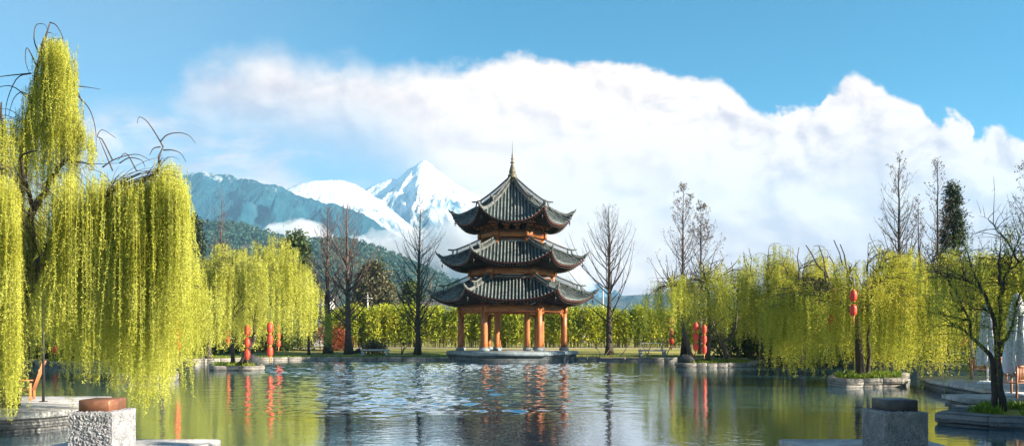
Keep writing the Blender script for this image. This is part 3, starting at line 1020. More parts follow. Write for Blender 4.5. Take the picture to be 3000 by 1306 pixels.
def brackets(R, z0, z1, out, per_side, name):
    """bracket sets: arms stacked outwards under the eaves, one set per mesh"""
    H = hexpts(R)
    for k in range(6):
        a, b = H[k], H[(k + 1) % 6]
        nrmv = (a + b) / np.linalg.norm(a + b)
        ang = math.atan2(b[1] - a[1], b[0] - a[0])
        for j in range(per_side):
            t = j / per_side
            c = a + (b - a) * t
            ou = c / np.linalg.norm(c) if j == 0 else nrmv
            an = math.atan2(ou[1], ou[0]) - math.pi / 2 if j == 0 else ang
            mb = MB()
            lv = 3
            for i in range(lv):
                zz = z0 + (z1 - z0) * (i + .5) / lv
                o = out * i / (lv - 1)
                hh = (z1 - z0) / lv
                mb.box((c[0] + ou[0] * o, c[1] + ou[1] * o, zz), (.34 + .2 * i, .14, hh * .55), an)
                mb.box((c[0] + ou[0] * o * .5, c[1] + ou[1] * o * .5, zz + hh * .1), (.13, .3 + o * 1.5, hh * .5), an)
                for sx in (-1, 0, 1):
                    w = (.14 + .1 * i) * sx
                    mb.box((c[0] + ou[0] * o + math.cos(an) * w, c[1] + ou[1] * o + math.sin(an) * w, zz + hh * .42), (.12, .16, hh * .3), an, 1.25)
            mb.build(name, M['beam_wood'] if False else M['bracket'], pag)


M['soffit'] = surf('soffit_boards', (0.025, 0.015, 0.01), (0.015, 0.009, 0.007), (0.045, 0.025, 0.015), 0.8, 2, (1, 1, 2), 0.2)  # near-black colour stands in for shade under the eaves, boards and rafters alike
M['bracket'] = surf('bracket_wood', (0.3, 0.1, 0.035), (0.17, 0.06, 0.025), (0.42, 0.17, 0.06), 0.55, 2, (1, 1, 2), 0.2)
brackets(2.8, 11.77, 12.5, .75, 3, 'bracket')
brackets(3.85, 8.37, 8.75, .4, 3, 'bracket')
brackets(4.8, 5.08, 5.5, .45, 4, 'bracket')
# small carved braces where columns meet the lowest beam
for k in range(6):
    H = hexpts(4.75)
    for sgn in (1, -1):
        d = H[(k + sgn) % 6] - H[k]
        d /= np.linalg.norm(d)
        n_ = np.array([-d[1], d[0]])
        V = []
        for w in (-.06, .06):
            for (l, z) in ((.28, 4.41), (.95, 4.41), (.8, 4.3), (.5, 4.2), (.28, 3.95)):
                p = H[k] + d * l + n_ * w
                V.append((p[0], p[1], z))
        MB().add(V, [[i, (i + 1) % 5, 5 + (i + 1) % 5, 5 + i] for i in range(5)], polys=[(4, 3, 2, 1, 0), (5, 6, 7, 8, 9)]).build('brace', M['wood'], pag)


def roof(mid, hip, upper_end, inner_r, inner_z, ring, spacing=.3):
    mid, hip = np.array(mid, float), np.array(hip, float)
    S = 26

    def curve(pts, n):
        P = spline(np.c_[pts, np.zeros(len(pts))], 120)[:, :2]
        d = np.concatenate([[0], np.cumsum(np.linalg.norm(np.diff(P, axis=0), axis=1))])
        u = np.linspace(0, d[-1], n)
        return np.stack([np.interp(u, d, P[:, 0]), np.interp(u, d, P[:, 1])], 1)
    CM, CHp = curve(mid, 200), curve(hip, 200)
    ss = np.linspace(0, 1, 200)

    def surf_pt(s, t):
        am, zm = np.interp(s, ss, CM[:, 0]), np.interp(s, ss, CM[:, 1])
        rh, zh = np.interp(s, ss, CHp[:, 0]), np.interp(s, ss, CHp[:, 1])
        at_ = np.abs(t)
        out = am + (rh * .866 - am) * at_ ** 2.2
        z = zm + (zh - zm) * at_ ** 2.6
        return np.stack([t * rh / 2, out, z], -1)

    def place(P, k):
        a = math.radians(60 * k + 30) - math.pi / 2
        c, s = math.cos(a), math.sin(a)
        return np.stack([P[..., 0] * c - P[..., 1] * s, P[..., 0] * s + P[..., 1] * c, P[..., 2]], -1)
    base, rolls, fas, sof = MB(), MB(), MB(), MB()
    raf = MB()
    sg, tg = np.meshgrid(np.linspace(0, 1, S), np.linspace(-1, 1, 25), indexing='ij')
    rh_all = CHp[:, 0]
    wmax = rh_all[-1] / 2
    for k in range(6):
        G = surf_pt(sg, tg)
        base.grid(place(G, k))
        ws = np.arange(-wmax + spacing * .5, wmax, spacing)
        PS = []
        for w in ws:
            ok = rh_all / 2 * .985 >= abs(w)
            s0 = ss[np.argmax(ok)]
            if s0 > .97:
                continue
            s = np.linspace(s0, 1.0, 12)
            t = w / (np.interp(s, ss, rh_all) / 2)
            PS.append(surf_pt(s, np.clip(t, -1, 1)) + [0, .0, .03])
        PS = np.array(PS)
        PS[:, -1, 1] += .06
        rolls.tubes(place(PS, k), np.full(PS.shape[:2], .07), 7)
        e = surf_pt(np.ones(25), np.linspace(-1, 1, 25))
        lo = e - [0, .03, .12]
        fas.grid(place(np.stack([e + [0, .02, -.02], e + [0, .0, -.07], lo]), k))
        tt = np.linspace(-1, 1, 25)
        inn = np.stack([tt * inner_r / 2, np.full(25, inner_r * .866), np.full(25, inner_z)], -1)
        sof.grid(place(np.stack([lo, lo * .5 + inn * .5 + [0, 0, .08], inn]), k))
        j = np.linspace(-.95, .95, 26)
        eo = surf_pt(np.ones(26), j) - [0, .08, .27]
        ii = np.stack([j * inner_r / 2, np.full(26, inner_r * .866), np.full(26, inner_z - .06)], -1)
        raf.tubes(place(np.stack([ii, (eo + ii) / 2 + [0, 0, .05], eo], 1), k), np.full((26, 3), .055), 4)
    ro = base.build('roof', M['tile'], pag, smooth=True)
    rolls.build('tile_roll', M['tile_roll'], ro, smooth=True)
    fas.build('eave_trim', M['trim'], ro)
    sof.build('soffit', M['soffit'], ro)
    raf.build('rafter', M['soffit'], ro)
    # hips: openwork ridge above, plain ridge with upturned end below
    for k in range(6):
        a = math.radians(60 * k)
        d = np.array([math.cos(a), math.sin(a)])
        up = MB()
        se = ss[np.argmax(CHp[:, 0] >= upper_end)]
        s = np.linspace(0.0, se, 16)
        r_, z_ = np.interp(s, ss, CHp[:, 0]), np.interp(s, ss, CHp[:, 1])
        hgt = np.full(16, .46)
        P0 = np.c_[d[0] * r_, d[1] * r_, z_ + .1]
        P1 = P0 + np.c_[0 * r_, 0 * r_, hgt]
        P1[-1, :2] += d * .42
        P1[-1, 2] += .1
        P1[-2, :2] += d * .14
        up.tubes(P0, np.full(16, .1), 7)
        up.tubes(P1, np.linspace(.06, .075, 16), 7)
        zz = np.linspace(.0, 14.6, 44)
        j0 = np.minimum(zz.astype(int), 14)
        f = (zz - j0)[:, None]
        A = P0[j0] * (1 - f) + P0[j0 + 1] * f
        B = P1[j0] * (1 - f) + P1[j0 + 1] * f
        fl = np.arange(44) % 2
        zig = np.where(fl[:, None] == 0, A, B)
        up.tubes(zig, np.full(44, .022), 4)
        zig2 = np.where(fl[:, None] == 1, A, B)
        up.tubes(zig2, np.full(44, .022), 4)
        up.tubes(np.stack([P0[[-1, -3]], P1[[-2, -3]]], 1), np.full((2, 2), .07), 5)
        up.build('hip_ridge', M['ridge'], ro, smooth=True)
        lw = MB()
        s = np.linspace(se, 1, 12)
        r_, z_ = np.interp(s, ss, CHp[:, 0]), np.interp(s, ss, CHp[:, 1])
        P = np.c_[d[0] * r_, d[1] * r_, z_ + .09]
        tip = np.array([[P[-1, 0] + d[0] * .16, P[-1, 1] + d[1] * .16, P[-1, 2] + .14], [P[-1, 0] + d[0] * .26, P[-1, 1] + d[1] * .26, P[-1, 2] + .36]])
        P = np.concatenate([P, tip])
        lw.tubes(P, np.concatenate([np.linspace(.14, .12, 12), [.08, .025]]), 7)
        P2 = P[:-2] + [0, 0, .13]
        lw.tubes(P2, np.linspace(.075, .06, 12), 6)
        lw.build('hip_end', M['ridge'], ro, smooth=True)
        # bell on its little chain under the corner
        bl = MB()
        q = np.array([d[0] * (CHp[-1, 0] - .35), d[1] * (CHp[-1, 0] - .35), CHp[-12, 1] - .25])
        bl.tubes(np.array([q, q - [0, 0, .35]]), np.array([.012, .012]), 4)
        bl.lathe([(.02, .0), (.05, -.03), (.065, -.14), (.09, -.2)], q - [0, 0, .33], 10)
        bl.tubes(np.array([q - [0, 0, .5], q - [0, 0, .72]]), np.array([.018, .03]), 4)
        bl.build('wind_bell', M['iron'], ro)
    if ring:
        rb = MB()
        H0, H1 = hexpts(ring[0]), hexpts(ring[0])
        for k in range(6):
            p, q = H0[k], H0[(k + 1) % 6]
            c = (p + q) / 2
            rb.bevel_box((c[0], c[1], ring[1] + .1), (np.linalg.norm(q - p) + .1, .26, .26), math.atan2(q[1] - p[1], q[0] - p[0]), .05)
        rb.build('top_ridge', M['ridge_pale'], ro)
    return ro


M['ridge_pale'] = surf('pale_ridge_tile', (0.42, 0.4, 0.36), (0.25, 0.25, 0.23), (0.55, 0.52, 0.46), 0.8, 2, (1, 1, 1), 0.3)
roof([(3.0, 7.45), (4.2, 6.55), (5.3, 5.88), (6.25, 5.4)], [(3.45, 7.5), (5.0, 6.85), (6.4, 6.28), (7.25, 6.07), (7.75, 6.34)], 6.35, 4.9, 5.25, (3.45, 7.42))
roof([(2.2, 10.8), (3.4, 9.82), (4.5, 9.1), (5.45, 8.6)], [(2.55, 10.85), (4.1, 10.12), (5.6, 9.55), (6.4, 9.38), (6.82, 9.64)], 5.5, 3.9, 8.46, (2.55, 10.74))
roof([(.12, 16.45), (1.5, 14.85), (2.8, 13.6), (3.9, 12.78), (4.65, 12.25)], [(.15, 16.5), (1.7, 15.12), (3.3, 13.98), (4.85, 13.28), (5.62, 13.55)], 3.35, 3.4, 12.4, None)
fin = MB().lathe([(.3, 16.6), (.34, 16.85), (.26, 16.95), (.38, 17.05), (.43, 17.25), (.38, 17.42), (.27, 17.5), (.24, 17.56), (.32, 17.6), (.3, 17.72), (.24, 17.95), (.17, 18.2),
                  (.11, 18.36), (.1, 18.44), (.19, 18.5), (.2, 18.56), (.1, 18.62), (.08, 18.78), (.13, 18.84), (.14, 18.9), (.07, 18.97), (.06, 19.1), (.1, 19.16), (.05, 19.24),
                  (.045, 19.35), (.03, 19.45), (.022, 20.0), (.008, 20.55)], (0, 0, -.28), 20,
                 lambda an: 1 + .0 * an)
fin.build('finial', M['finial'], pag, smooth=True)

# ------------------------------------------------------------------ islands, docks
GR = []          # grass patches (outline, height, number of blades)


def island(label, poly, z, grass_n=0, mat='stone', name='stone_island', cat='island', inset=.35):
    poly = np.array(poly, float)
    a = .5 * np.sum(poly[:, 0] * np.roll(poly[:, 1], -1) - np.roll(poly[:, 0], -1) * poly[:, 1])
    if a < 0:
        poly = poly[::-1]
    c = poly.mean(0)
    root = thing(name, label, cat, (c[0], c[1], 0))
    rg = random.Random(int(abs(c[0]) * 100))
    b = MB()
    n = len(poly)
    b.prism((poly - c) * .9, -.7, z - .1)
    for i in range(n):
        p, q = poly[i] - c, poly[(i + 1) % n] - c
        L = np.linalg.norm(q - p)
        m_ = max(1, round(L / .85))
        ang = math.atan2(q[1] - p[1], q[0] - p[0])
        inn = np.array([-(q - p)[1], (q - p)[0]]) / L
        for j in range(m_):
            t = (j + .5) / m_
            ct = p + (q - p) * t + inn * .2
            b.bevel_box((ct[0], ct[1], z - .13 + rg.uniform(-.02, .03)), (L / m_ * .98, .42 + rg.uniform(-.04, .06), .26), ang + rg.uniform(-.03, .03), .035)
            ct = p + (q - p) * t + inn * .24
            b.bevel_box((ct[0], ct[1], z - .62), (L / m_ * .99, .4, .7), ang, .02)
    b.build('stone_edge', M[mat], root)
    if grass_n:
        MB().prism((poly - c) * .86, z - .3, z - .02).build('turf', M['lawn'], root)
        GR.append((c + (poly - c) * .84, z - .02, grass_n))
    return root


X = atx
island('small stone edged island at left holding the mid willow with red lanterns', [(X(602, 52.9), 53.6), (X(625, 52.5), 52.5), (X(740, 52.8), 52.8), (X(768, 53.5), 54.0), (X(760, 57), 57.5), (X(610, 57), 57.5)], .3, 2200)
island('low stone island behind the hanging strands of the big willow', [(X(318, 40), 40.6), (X(340, 40), 40), (X(500, 40.2), 40.2), (X(512, 41), 41.5), (X(505, 45), 45.5), (X(330, 45), 45)], .3, 1200)
island('stone edged island holding two dark leaning trunks right of the pagoda', [(X(1978, 58.5), 58.6), (X(2010, 57.6), 57.5), (X(2130, 58.5), 58.2), (X(2218, 60.5), 60.3), (X(2215, 65), 66), (X(2000, 65), 66)], .32, 2200)
island('grey stone island planted with the widest willow in the right half', [(X(2424, 36.5), 36.6), (X(2476, 35), 35.0), (X(2640, 35.4), 35.3), (X(2664, 36), 36.2), (X(2655, 41), 41), (X(2440, 41), 41)], .38, 2600)
island('grass topped planter of dark layered stone at the right edge', [(10.75, 20.4), (11.5, 19.4), (13.2, 18.75), (24, 18.6), (24, 22.35), (12.4, 22.35)], .3, 5200, 'dark_stone', 'stone_planter', 'planter')
island('stone edged plot across the water under the far left willows', [(X(130, 62), 61.0), (X(500, 62), 60.5), (X(590, 63), 62.5), (X(590, 67), 66), (X(120, 67), 66)], .36, 1500, 'stone', 'stone_plot', 'plot')


def dock(label, poly, z, mat_top='slab', name='stone_terrace'):
    poly = np.array(poly, float)
    a = .5 * np.sum(poly[:, 0] * np.roll(poly[:, 1], -1) - np.roll(poly[:, 0], -1) * poly[:, 1])
    if a < 0:
        poly = poly[::-1]
    c = poly.mean(0)
    root = thing(name, label, 'terrace', (c[0], c[1], 0))
    b = MB()
    b.prism((poly - c), z - .13, z)
    b.build('slab', M[mat_top], root)
    b = MB()
    for (s, z0, z1) in ((.975, z - .24, z - .133), (.985, z - .36, z - .243), (.97, -.8, z - .363)):
        b.prism((poly - c) * s, z0, z1)
    b.build('footing', M['dark_stone'], root)
    return root


dock('stone terrace at left with the slatted wooden chair on it', [(-24, 18.2), (-11.45, 18.35), (-10.9, 18.9), (-10.55, 19.8), (-11.85, 23.8), (-24, 23.9)], .45)
dock('low stone landing step in front of the left terrace', [(-22, 15.9), (-12.2, 16.6), (-11.35, 17.6), (-11.6, 18.1), (-22, 18.0)], .16, 'slab', 'stone_step')
dock('stone terrace at right carrying the parasol and two wooden chairs', [(17.0, 32.6), (15.95, 27.3), (26, 26.6), (30, 27), (30, 36.5), (18.5, 36.5)], .45)
dock('near stone terrace at right behind the grass planter', [(13.2, 24.7), (12.95, 22.7), (27, 22.6), (27, 25.6)], .45)

# grass on the islands, planter and lawn edge: one mass
rng = np.random.default_rng(99)
gb = MB()
for poly, z, n in GR:
    lo, hi = poly.min(0), poly.max(0)
    p = rng.uniform(lo, hi, (n * 2, 2))
    p = p[inside(p[:, 0], p[:, 1], [tuple(k) for k in poly])]
    keep = fbm(p[:, 0] * 1.1, p[:, 1] * 1.1, 4, 3) > .42
    p = p[keep]
    C = np.c_[p, np.full(len(p), z)]
    ax = nrm(rng.normal(size=C.shape) * [.5, .5, .1] + [0, 0, 1])
    gb.leaves(C, ax, nrm(np.cross(ax, rng.normal(size=C.shape))), rng.uniform(.1, .3, len(C)), rng.uniform(.015, .035, len(C)))
n = 9000
p = np.c_[rng.uniform(-40, 40, n), 74.3 + rng.gamma(1.2, 1.0, n)]
C = np.c_[p, gz(p[:, 0], p[:, 1])]
C = C[~inside(p[:, 0], p[:, 1] - .5, LAKE)]
ax = nrm(rng.normal(size=C.shape) * [.5, .5, .1] + [0, 0, 1])
gb.leaves(C, ax, nrm(np.cross(ax, rng.normal(size=C.shape))), rng.uniform(.08, .2, len(C)), rng.uniform(.02, .045, len(C)))
tag(gb.build('grass', M['grass']), kind='stuff')

# ------------------------------------------------------------------ big willow at left, limbs and curtains given where they hang
rng = np.random.default_rng(21)
WB = np.array([X(18, 20), 20.0, .45])
wl = thing('weeping_willow', 'tallest weeping willow, its long yellow green curtains hanging in front of the left terrace', 'tree', WB)
tb, cb = MB(), MB()


def limb(pts, r0, r1, K=16, sides=8):
    P = spline([at(*p) for p in pts], K)
    P[1:-1] += rng.normal(0, .025, (K - 2, 3))
    tb.tubes(P - WB, np.linspace(r0, r1, K), sides)
    return P


LB = [limb([(18, 1205, 20), (24, 1080, 20), (45, 940, 19.8), (78, 840, 19.6)], .3, .2),
      limb([(76, 845, 19.6), (62, 720, 19.6), (55, 600, 19.5), (70, 480, 19.4), (76, 400, 19.3), (92, 300, 19.1), (118, 170, 19), (147, 66, 18.9)], .17, .012, 22),
      limb([(80, 840, 19.6), (92, 720, 19.3), (94, 623, 19), (152, 525, 18.6), (197, 466, 18.4), (225, 485, 18.2)], .13, .02, 18),
      limb([(85, 830, 19.6), (105, 790, 19.2), (150, 720, 18.8), (250, 650, 18.3), (360, 570, 18.1), (420, 535, 18), (462, 500, 17.9), (478, 430, 17.9)], .14, .014, 20),
      limb([(50, 920, 19.8), (15, 760, 20.2), (2, 560, 20.4), (6, 420, 20.4), (4, 300, 20.3)], .12, .02, 14),
      limb([(105, 790, 19.2), (135, 740, 18.4), (200, 700, 17.6), (280, 610, 17.2), (330, 540, 17.1)], .09, .015, 14),
      limb([(60, 700, 19.6), (20, 560, 18.6), (0, 480, 18.2), (-60, 470, 18.0)], .08, .015, 12),
      limb([(95, 610, 19), (60, 470, 18), (110, 440, 17.6)], .05, .012, 10),
      limb([(150, 725, 18.8), (260, 760, 18.4), (350, 730, 18.6), (420, 700, 18.8)], .05, .012, 10)]
# bare arching tips
for pts in ([(118, 165, 19), (100, 120, 19), (105, 75, 19), (130, 72, 19), (140, 88, 19)], [(147, 66, 18.9), (165, 75, 18.9), (182, 105, 18.9), (192, 150, 18.9)],
            [(110, 200, 19), (80, 140, 18.9), (75, 180, 18.9), (88, 220, 18.9)], [(95, 290, 19.1), (65, 270, 19), (40, 290, 19), (25, 340, 19)],
            [(92, 215, 19), (50, 230, 19), (20, 300, 19), (15, 370, 19)], [(90, 215, 19.1), (0, 225, 19), (-40, 235, 19)], [(85, 290, 19.1), (40, 255, 19), (0, 255, 19), (-50, 280, 19)],
            [(215, 240, 18.8), (240, 300, 18.8), (246, 350, 18.8)], [(212, 252, 18.8), (250, 255, 18.8), (295, 262, 18.8)], [(222, 275, 18.8), (262, 320, 18.8), (280, 380, 18.8), (282, 450, 18.8)],
            [(330, 470, 17.6), (300, 410, 17.6), (285, 400, 17.6), (300, 380, 17.6), (340, 405, 17.6)], [(330, 500, 17.6), (305, 440, 17.6), (290, 405, 17.6)],
            [(478, 430, 17.9), (455, 390, 17.9), (430, 355, 17.9), (408, 343, 17.9), (402, 362, 17.9)], [(470, 415, 17.9), (490, 395, 17.9), (525, 389, 17.9), (555, 398, 17.9), (572, 420, 17.9)],
            [(478, 440, 17.9), (505, 440, 17.9), (530, 450, 17.9), (545, 475, 17.9)], [(470, 430, 17.9), (450, 435, 17.9), (438, 455, 17.9)], [(400, 500, 17.8), (370, 450, 17.8), (345, 470, 17.8)],
            [(300, 490, 17.6), (340, 465, 17.6), (400, 452, 17.6), (440, 470, 17.6)], [(197, 468, 18.4), (240, 478, 18.3), (290, 480, 18.2), (350, 478, 18.1)],
            [(350, 478, 18.1), (380, 462, 18.1), (415, 470, 18.1), (425, 490, 18.1)]):
    P = spline([at(*p) for p in pts], 12)
    tb.tubes(P - WB, np.linspace(.016, .005, 12), 5)
S, SLn = [], []


def curtain(x0, x1, n, top, bot, d0, d1, per, spr=12, short=.35, gaps=0.5, tg=60):
    """n tufts of withes between two columns; top / bot give where they start and end"""
    for _ in range(n):
        xx = rng.uniform(x0, x1)
        D = rng.uniform(d0, d1)
        if vnoise(np.array(xx / 22.0), np.array(D * 3.1), 8) < gaps * rng.uniform(.3, 1):
            continue
        yt = np.interp(xx, top[0], top[1]) + rng.gamma(1.0, tg)
        yb = np.interp(xx, bot[0], bot[1])
        yb = yb - (yb - yt) * .45 * np.clip(vnoise(np.array(xx / 17.0 + 40), np.array(D * 1.7), 3) - .42, 0, 1) * 1.6
        yb = yb - (yb - yt) * short * rng.uniform(0, 1) ** 2.5
        m_ = max(2, int(per * rng.uniform(.5, 1.5)))
        for _ in range(m_):
            xs = xx + rng.normal(0, spr)
            dd = D + rng.normal(0, .12)
            y0 = yt + abs(rng.normal(0, 25))
            y1 = yb - (abs(rng.normal(0, .05)) if rng.uniform() < .55 else rng.uniform(0, .55) ** 1.2) * (yb - yt)
            p, q = at(xs, y0, dd), at(xs, y1, dd)
            S.append(p)
            SLn.append(max(.25, p[2] - q[2]))
        # the twig the tuft hangs from joins the nearest limb
        T = at(xx, yt - 4, D)
        best = min(((np.linalg.norm(Lb_ - T, axis=1) + 2 * np.maximum(0, Lb_[:, 2] - T[2])).min(), i) for i, Lb_ in enumerate(LB[1:]))
        Lb_ = LB[1:][best[1]]
        k = max(0, int(np.argmin(np.linalg.norm(Lb_ - T, axis=1) + 2 * np.maximum(0, Lb_[:, 2] - T[2]))) - int(rng.integers(0, 4)))
        if best[0] < 2.4 and rng.uniform() < .45:
            tb.tubes(bez(Lb_[k], (Lb_[k] + T) / 2 + [0, 0, .3 * best[0]], T, 8) - WB, np.linspace(.008, .003, 8), 4)


TOP_U = ([-60, 0, 60, 90, 120, 150, 185, 200, 215, 240, 285], [300, 280, 250, 190, 110, 90, 110, 150, 230, 320, 440])
curtain(118, 214, 95, TOP_U, ([0, 300], [640, 600]), 18.2, 19.4, 6, 13, .7, .28, 22)
curtain(60, 120, 44, ([0, 60, 100, 120], [330, 300, 215, 190]), ([0, 300], [640, 640]), 18.4, 19.8, 4, 12, .6, .3, 30)
curtain(-60, 62, 110, ([-60, 0, 60], [330, 320, 330]), ([0, 300], [640, 640]), 18.0, 20.4, 4, 12, .55, .4)
curtain(212, 285, 46, TOP_U, ([0, 300], [520, 560]), 18.3, 19.0, 3, 11, .6, .3, 30)
TOP_L = ([-60, 0, 60, 110, 150, 200, 250, 300, 350, 400, 440, 470, 500, 530, 552], [500, 490, 515, 530, 520, 478, 495, 492, 490, 505, 500, 462, 456, 490, 560])
BOT_L = ([-60, 0, 50, 66, 70, 100, 125, 150, 172, 190, 215, 250, 300, 350, 385, 400, 430, 450, 468, 500, 512, 528, 538, 550, 560], [1250, 1250, 1240, 1200, 1060, 1090, 1060, 1080, 1170, 1090, 1130, 1150, 1165, 1150, 1170, 1215, 1225, 1190, 1195, 1215, 940, 940, 1180, 1100, 1000])
curtain(150, 545, 380, TOP_L, BOT_L, 16.6, 18.6, 5, 14, .7, .42)
curtain(385, 548, 100, ([380, 400, 440, 470, 500, 530, 552], [520, 505, 495, 462, 452, 475, 560]), BOT_L, 16.4, 17.6, 6, 12, .55, .35)
curtain(-60, 60, 95, TOP_L, BOT_L, 16.4, 18.5, 6, 9, .5, .4)
curtain(60, 160, 60, ([60, 160], [560, 540]), BOT_L, 18.5, 21.2, 4, 13, .6, .5)
curtain(170, 545, 170, ([100, 545], [640, 620]), BOT_L, 18.6, 20.4, 5, 13, .6, .45)
S, SLn = np.array(S), np.array(SLn)
strands(cb, S - WB, SLn, rng, (.036, .0075), .0125, sway=.15, stem=.0035)
tb.build('trunk', M['bark'], wl, smooth=True)
cb.build('crown', M['willow_near'], wl)
print('near willow strands', len(S), 'leaf metres', SLn.sum())

# ------------------------------------------------------------------ other willows
G_W = 'weeping willows round the lake'


def stem(pts, r, n=6):
    return dict(p=[at(*k) for k in pts], r=r, n=n)


b0 = at(470, 1112, 42.5)
b0[2] = .28
willow('yellow green willow close behind the tallest willow, on the low stone island', b0, [dict(p=[b0, b0 + [.1, 0, 1.2], b0 + [-.1, .1, 2.4]], r=.2, n=7)], 7.6, 2.6, .25, 31, 110, 10, (.085, .017), .03, M['willow_near'], group=G_W, low=.6)
b0 = np.array([X(708, 55), 55.0, .28])
willow('round yellow green willow on the small left island hung with red lantern strings', b0,
       [dict(p=[b0, at(722, 1030, 55), at(745, 985, 55), at(746, 950, 55)], r=.2, n=6), dict(p=[at(683, 1066, 55.5), at(680, 1010, 55.6), at(672, 940, 56)], r=.15, n=5)],
       10.1, 4.0, 1.3, 32, 190, 8, (.1, .02), .032, M['willow_mid'], group=G_W, cxy=(X(748, 56), 56.0), low=.95)
b0 = np.array([X(610, 68), 68.0, .4])
willow('pale willow farther back between the tallest willow and the island willow', b0, [dict(p=[b0, b0 + [.1, 0, 1.6], b0 + [.2, 0, 3]], r=.22, n=7)], 9.6, 4.0, .7, 33, 110, 9, (.16, .036), .07, M['willow_mid'], group=G_W)
b0 = np.array([X(250, 64), 64.0, .4])
willow('willow on the far left plot seen between the long near strands', b0, [dict(p=[b0, b0 + [.1, 0, 1.6], b0 + [.2, 0, 3]], r=.25, n=7)], 10.5, 4.6, .8, 34, 100, 9, (.16, .036), .07, M['willow_mid'], group=G_W)
b0 = np.array([X(80, 66), 66.0, .4])
willow('willow farthest left, behind the terrace with the wooden chair', b0, [dict(p=[b0, b0 + [.1, 0, 1.6], b0 + [-.2, 0, 3]], r=.25, n=7)], 11, 4.8, .8, 35, 100, 9, (.16, .036), .07, M['willow_mid'], group=G_W)
b0 = np.array([X(905, 80), 80.0, .45])
willow('small drooping willow at the bank right of the island willow', b0, [dict(p=[b0, b0 + [-.1, 0, 1.6], b0 + [-.5, 0, 2.8]], r=.14, n=5)], 6.6, 2.4, .4, 36, 34, 7, (.14, .034), .07, M['willow_mid'], group=G_W)

b0 = np.array([X(2029, 59.5), 59.5, .3])
willow('thin leaning willow, left trunk on the island right of the pagoda', b0, [dict(p=[b0, at(2012, 1000, 59.5), at(1995, 930, 59.5), at(1968, 838, 59.5)], r=.19, n=5)],
       7.6, 2.1, 1.9, 41, 44, 7, (.13, .028), .075, M['willow_thin'], group=G_W, cxy=(X(1975, 59.5), 59.5), low=.8)
b0 = np.array([X(2070, 60), 60.0, .3])
willow('upright sparse willow, right trunk on the island right of the pagoda', b0,
       [dict(p=[b0, at(2079, 980, 60), at(2078, 900, 60), at(2072, 830, 60)], r=.19, n=5), dict(p=[at(2082, 975, 60), at(2110, 940, 60), at(2150, 915, 60.4)], r=.1, n=3)],
       8.7, 3.0, 1.7, 42, 78, 7, (.13, .028), .07, M['willow_thin'], group=G_W, cxy=(X(2090, 60.5), 60.5), low=.85)
b0 = np.array([X(2235, 66), 66.0, .4])
willow('green willow behind the pale forked pollard right of the lantern strings', b0, [dict(p=[b0, b0 + [-.2, 0, 1.7], b0 + [0, 0, 3.2]], r=.24, n=7)], 10.3, 3.4, 1.0, 43, 100, 7, (.12, .026), .05, M['willow_thin'], group=G_W, low=.9)
b0 = np.array([X(2345, 58), 58.0, .4])
willow('dense dark green willow just left of the widest right willow', b0, [dict(p=[b0, b0 + [.2, 0, 1.7], b0 + [0, 0, 3]], r=.26, n=7)], 9.3, 3.3, .8, 44, 120, 9, (.11, .024), .042, M['willow_right'], group=G_W, low=.85)
b0 = np.array([X(2521, 37.5), 37.5, .34])
willow('widest golden green willow, trunk on the grey stone island at right, with two red lanterns', b0,
       [dict(p=[b0, at(2517, 1040, 37.5), at(2514, 980, 37.5), at(2512, 928, 37.5)], r=.2, n=8), dict(p=[at(2542, 1105, 38.4), at(2546, 1040, 38.4), at(2544, 980, 38.4), at(2560, 930, 38.4)], r=.11, n=5)],
       7.0, 3.9, .2, 45, 210, 9, (.08, .016), .026, M['willow_right'], group=G_W, low=.85, cxy=(X(2528, 38), 38.0))
b0 = np.array([X(2680, 58), 58.0, .4])
willow('willow behind the right terrace, left of the dark conifer', b0, [dict(p=[b0, b0 + [.2, 0, 1.7], b0 + [0, 0, 3]], r=.24, n=7)], 9.4, 3.6, .8, 46, 110, 8, (.12, .027), .05, M['willow_right'], group=G_W, low=.8)
b0 = np.array([X(2850, 46), 46.0, .4])
willow('willow behind the closed white parasol on the right terrace', b0, [dict(p=[b0, b0 + [-.2, 0, 1.6], b0 + [0, 0, 2.8]], r=.22, n=7)], 7.7, 3.3, 1.9, 47, 110, 9, (.12, .027), .05, M['willow_right'], group=G_W, low=.75)
b0 = np.array([X(2985, 56), 56.0, .4])
willow('willow at the right edge behind the parasols', b0, [dict(p=[b0, b0 + [-.2, 0, 1.6], b0 + [0, 0, 2.8]], r=.22, n=7)], 8.9, 3.6, 1.0, 48, 80, 8, (.12, .027), .05, M['willow_right'], group=G_W, low=.6)

# forked pollard with pale bark on the right island
b0 = np.array([X(2127, 63.5), 63.5, .3])
pol = thing('pollard_tree', 'short pollard with pale curved forks beside the right lantern strings', 'tree', b0)
pb = MB()
for pts, r in (([(2130, 1050, 63.5), (2122, 1020, 63.5), (2108, 995, 63.5)], .28), ([(2110, 1000, 63.5), (2095, 960, 63.5), (2085, 935, 63.5), (2075, 900, 63.6)], .11),
               ([(2112, 1000, 63.5), (2135, 990, 63.5), (2152, 970, 63.5), (2158, 930, 63.5), (2160, 890, 63.5)], .13), ([(2110, 998, 63.5), (2113, 960, 63.4), (2112, 900, 63.4)], .07),
               ([(2106, 1000, 63.5), (2090, 985, 63.4), (2085, 965, 63.4)], .06), ([(2112, 1000, 63.5), (2125, 960, 63.7), (2138, 900, 63.8)], .07)):
    P = spline([at(*p) for p in pts], 12)
    pb.tubes(P - b0, np.linspace(r, r * .45, 12), 8)
pb.build('trunk', M['pale_bark'], pol, smooth=True)

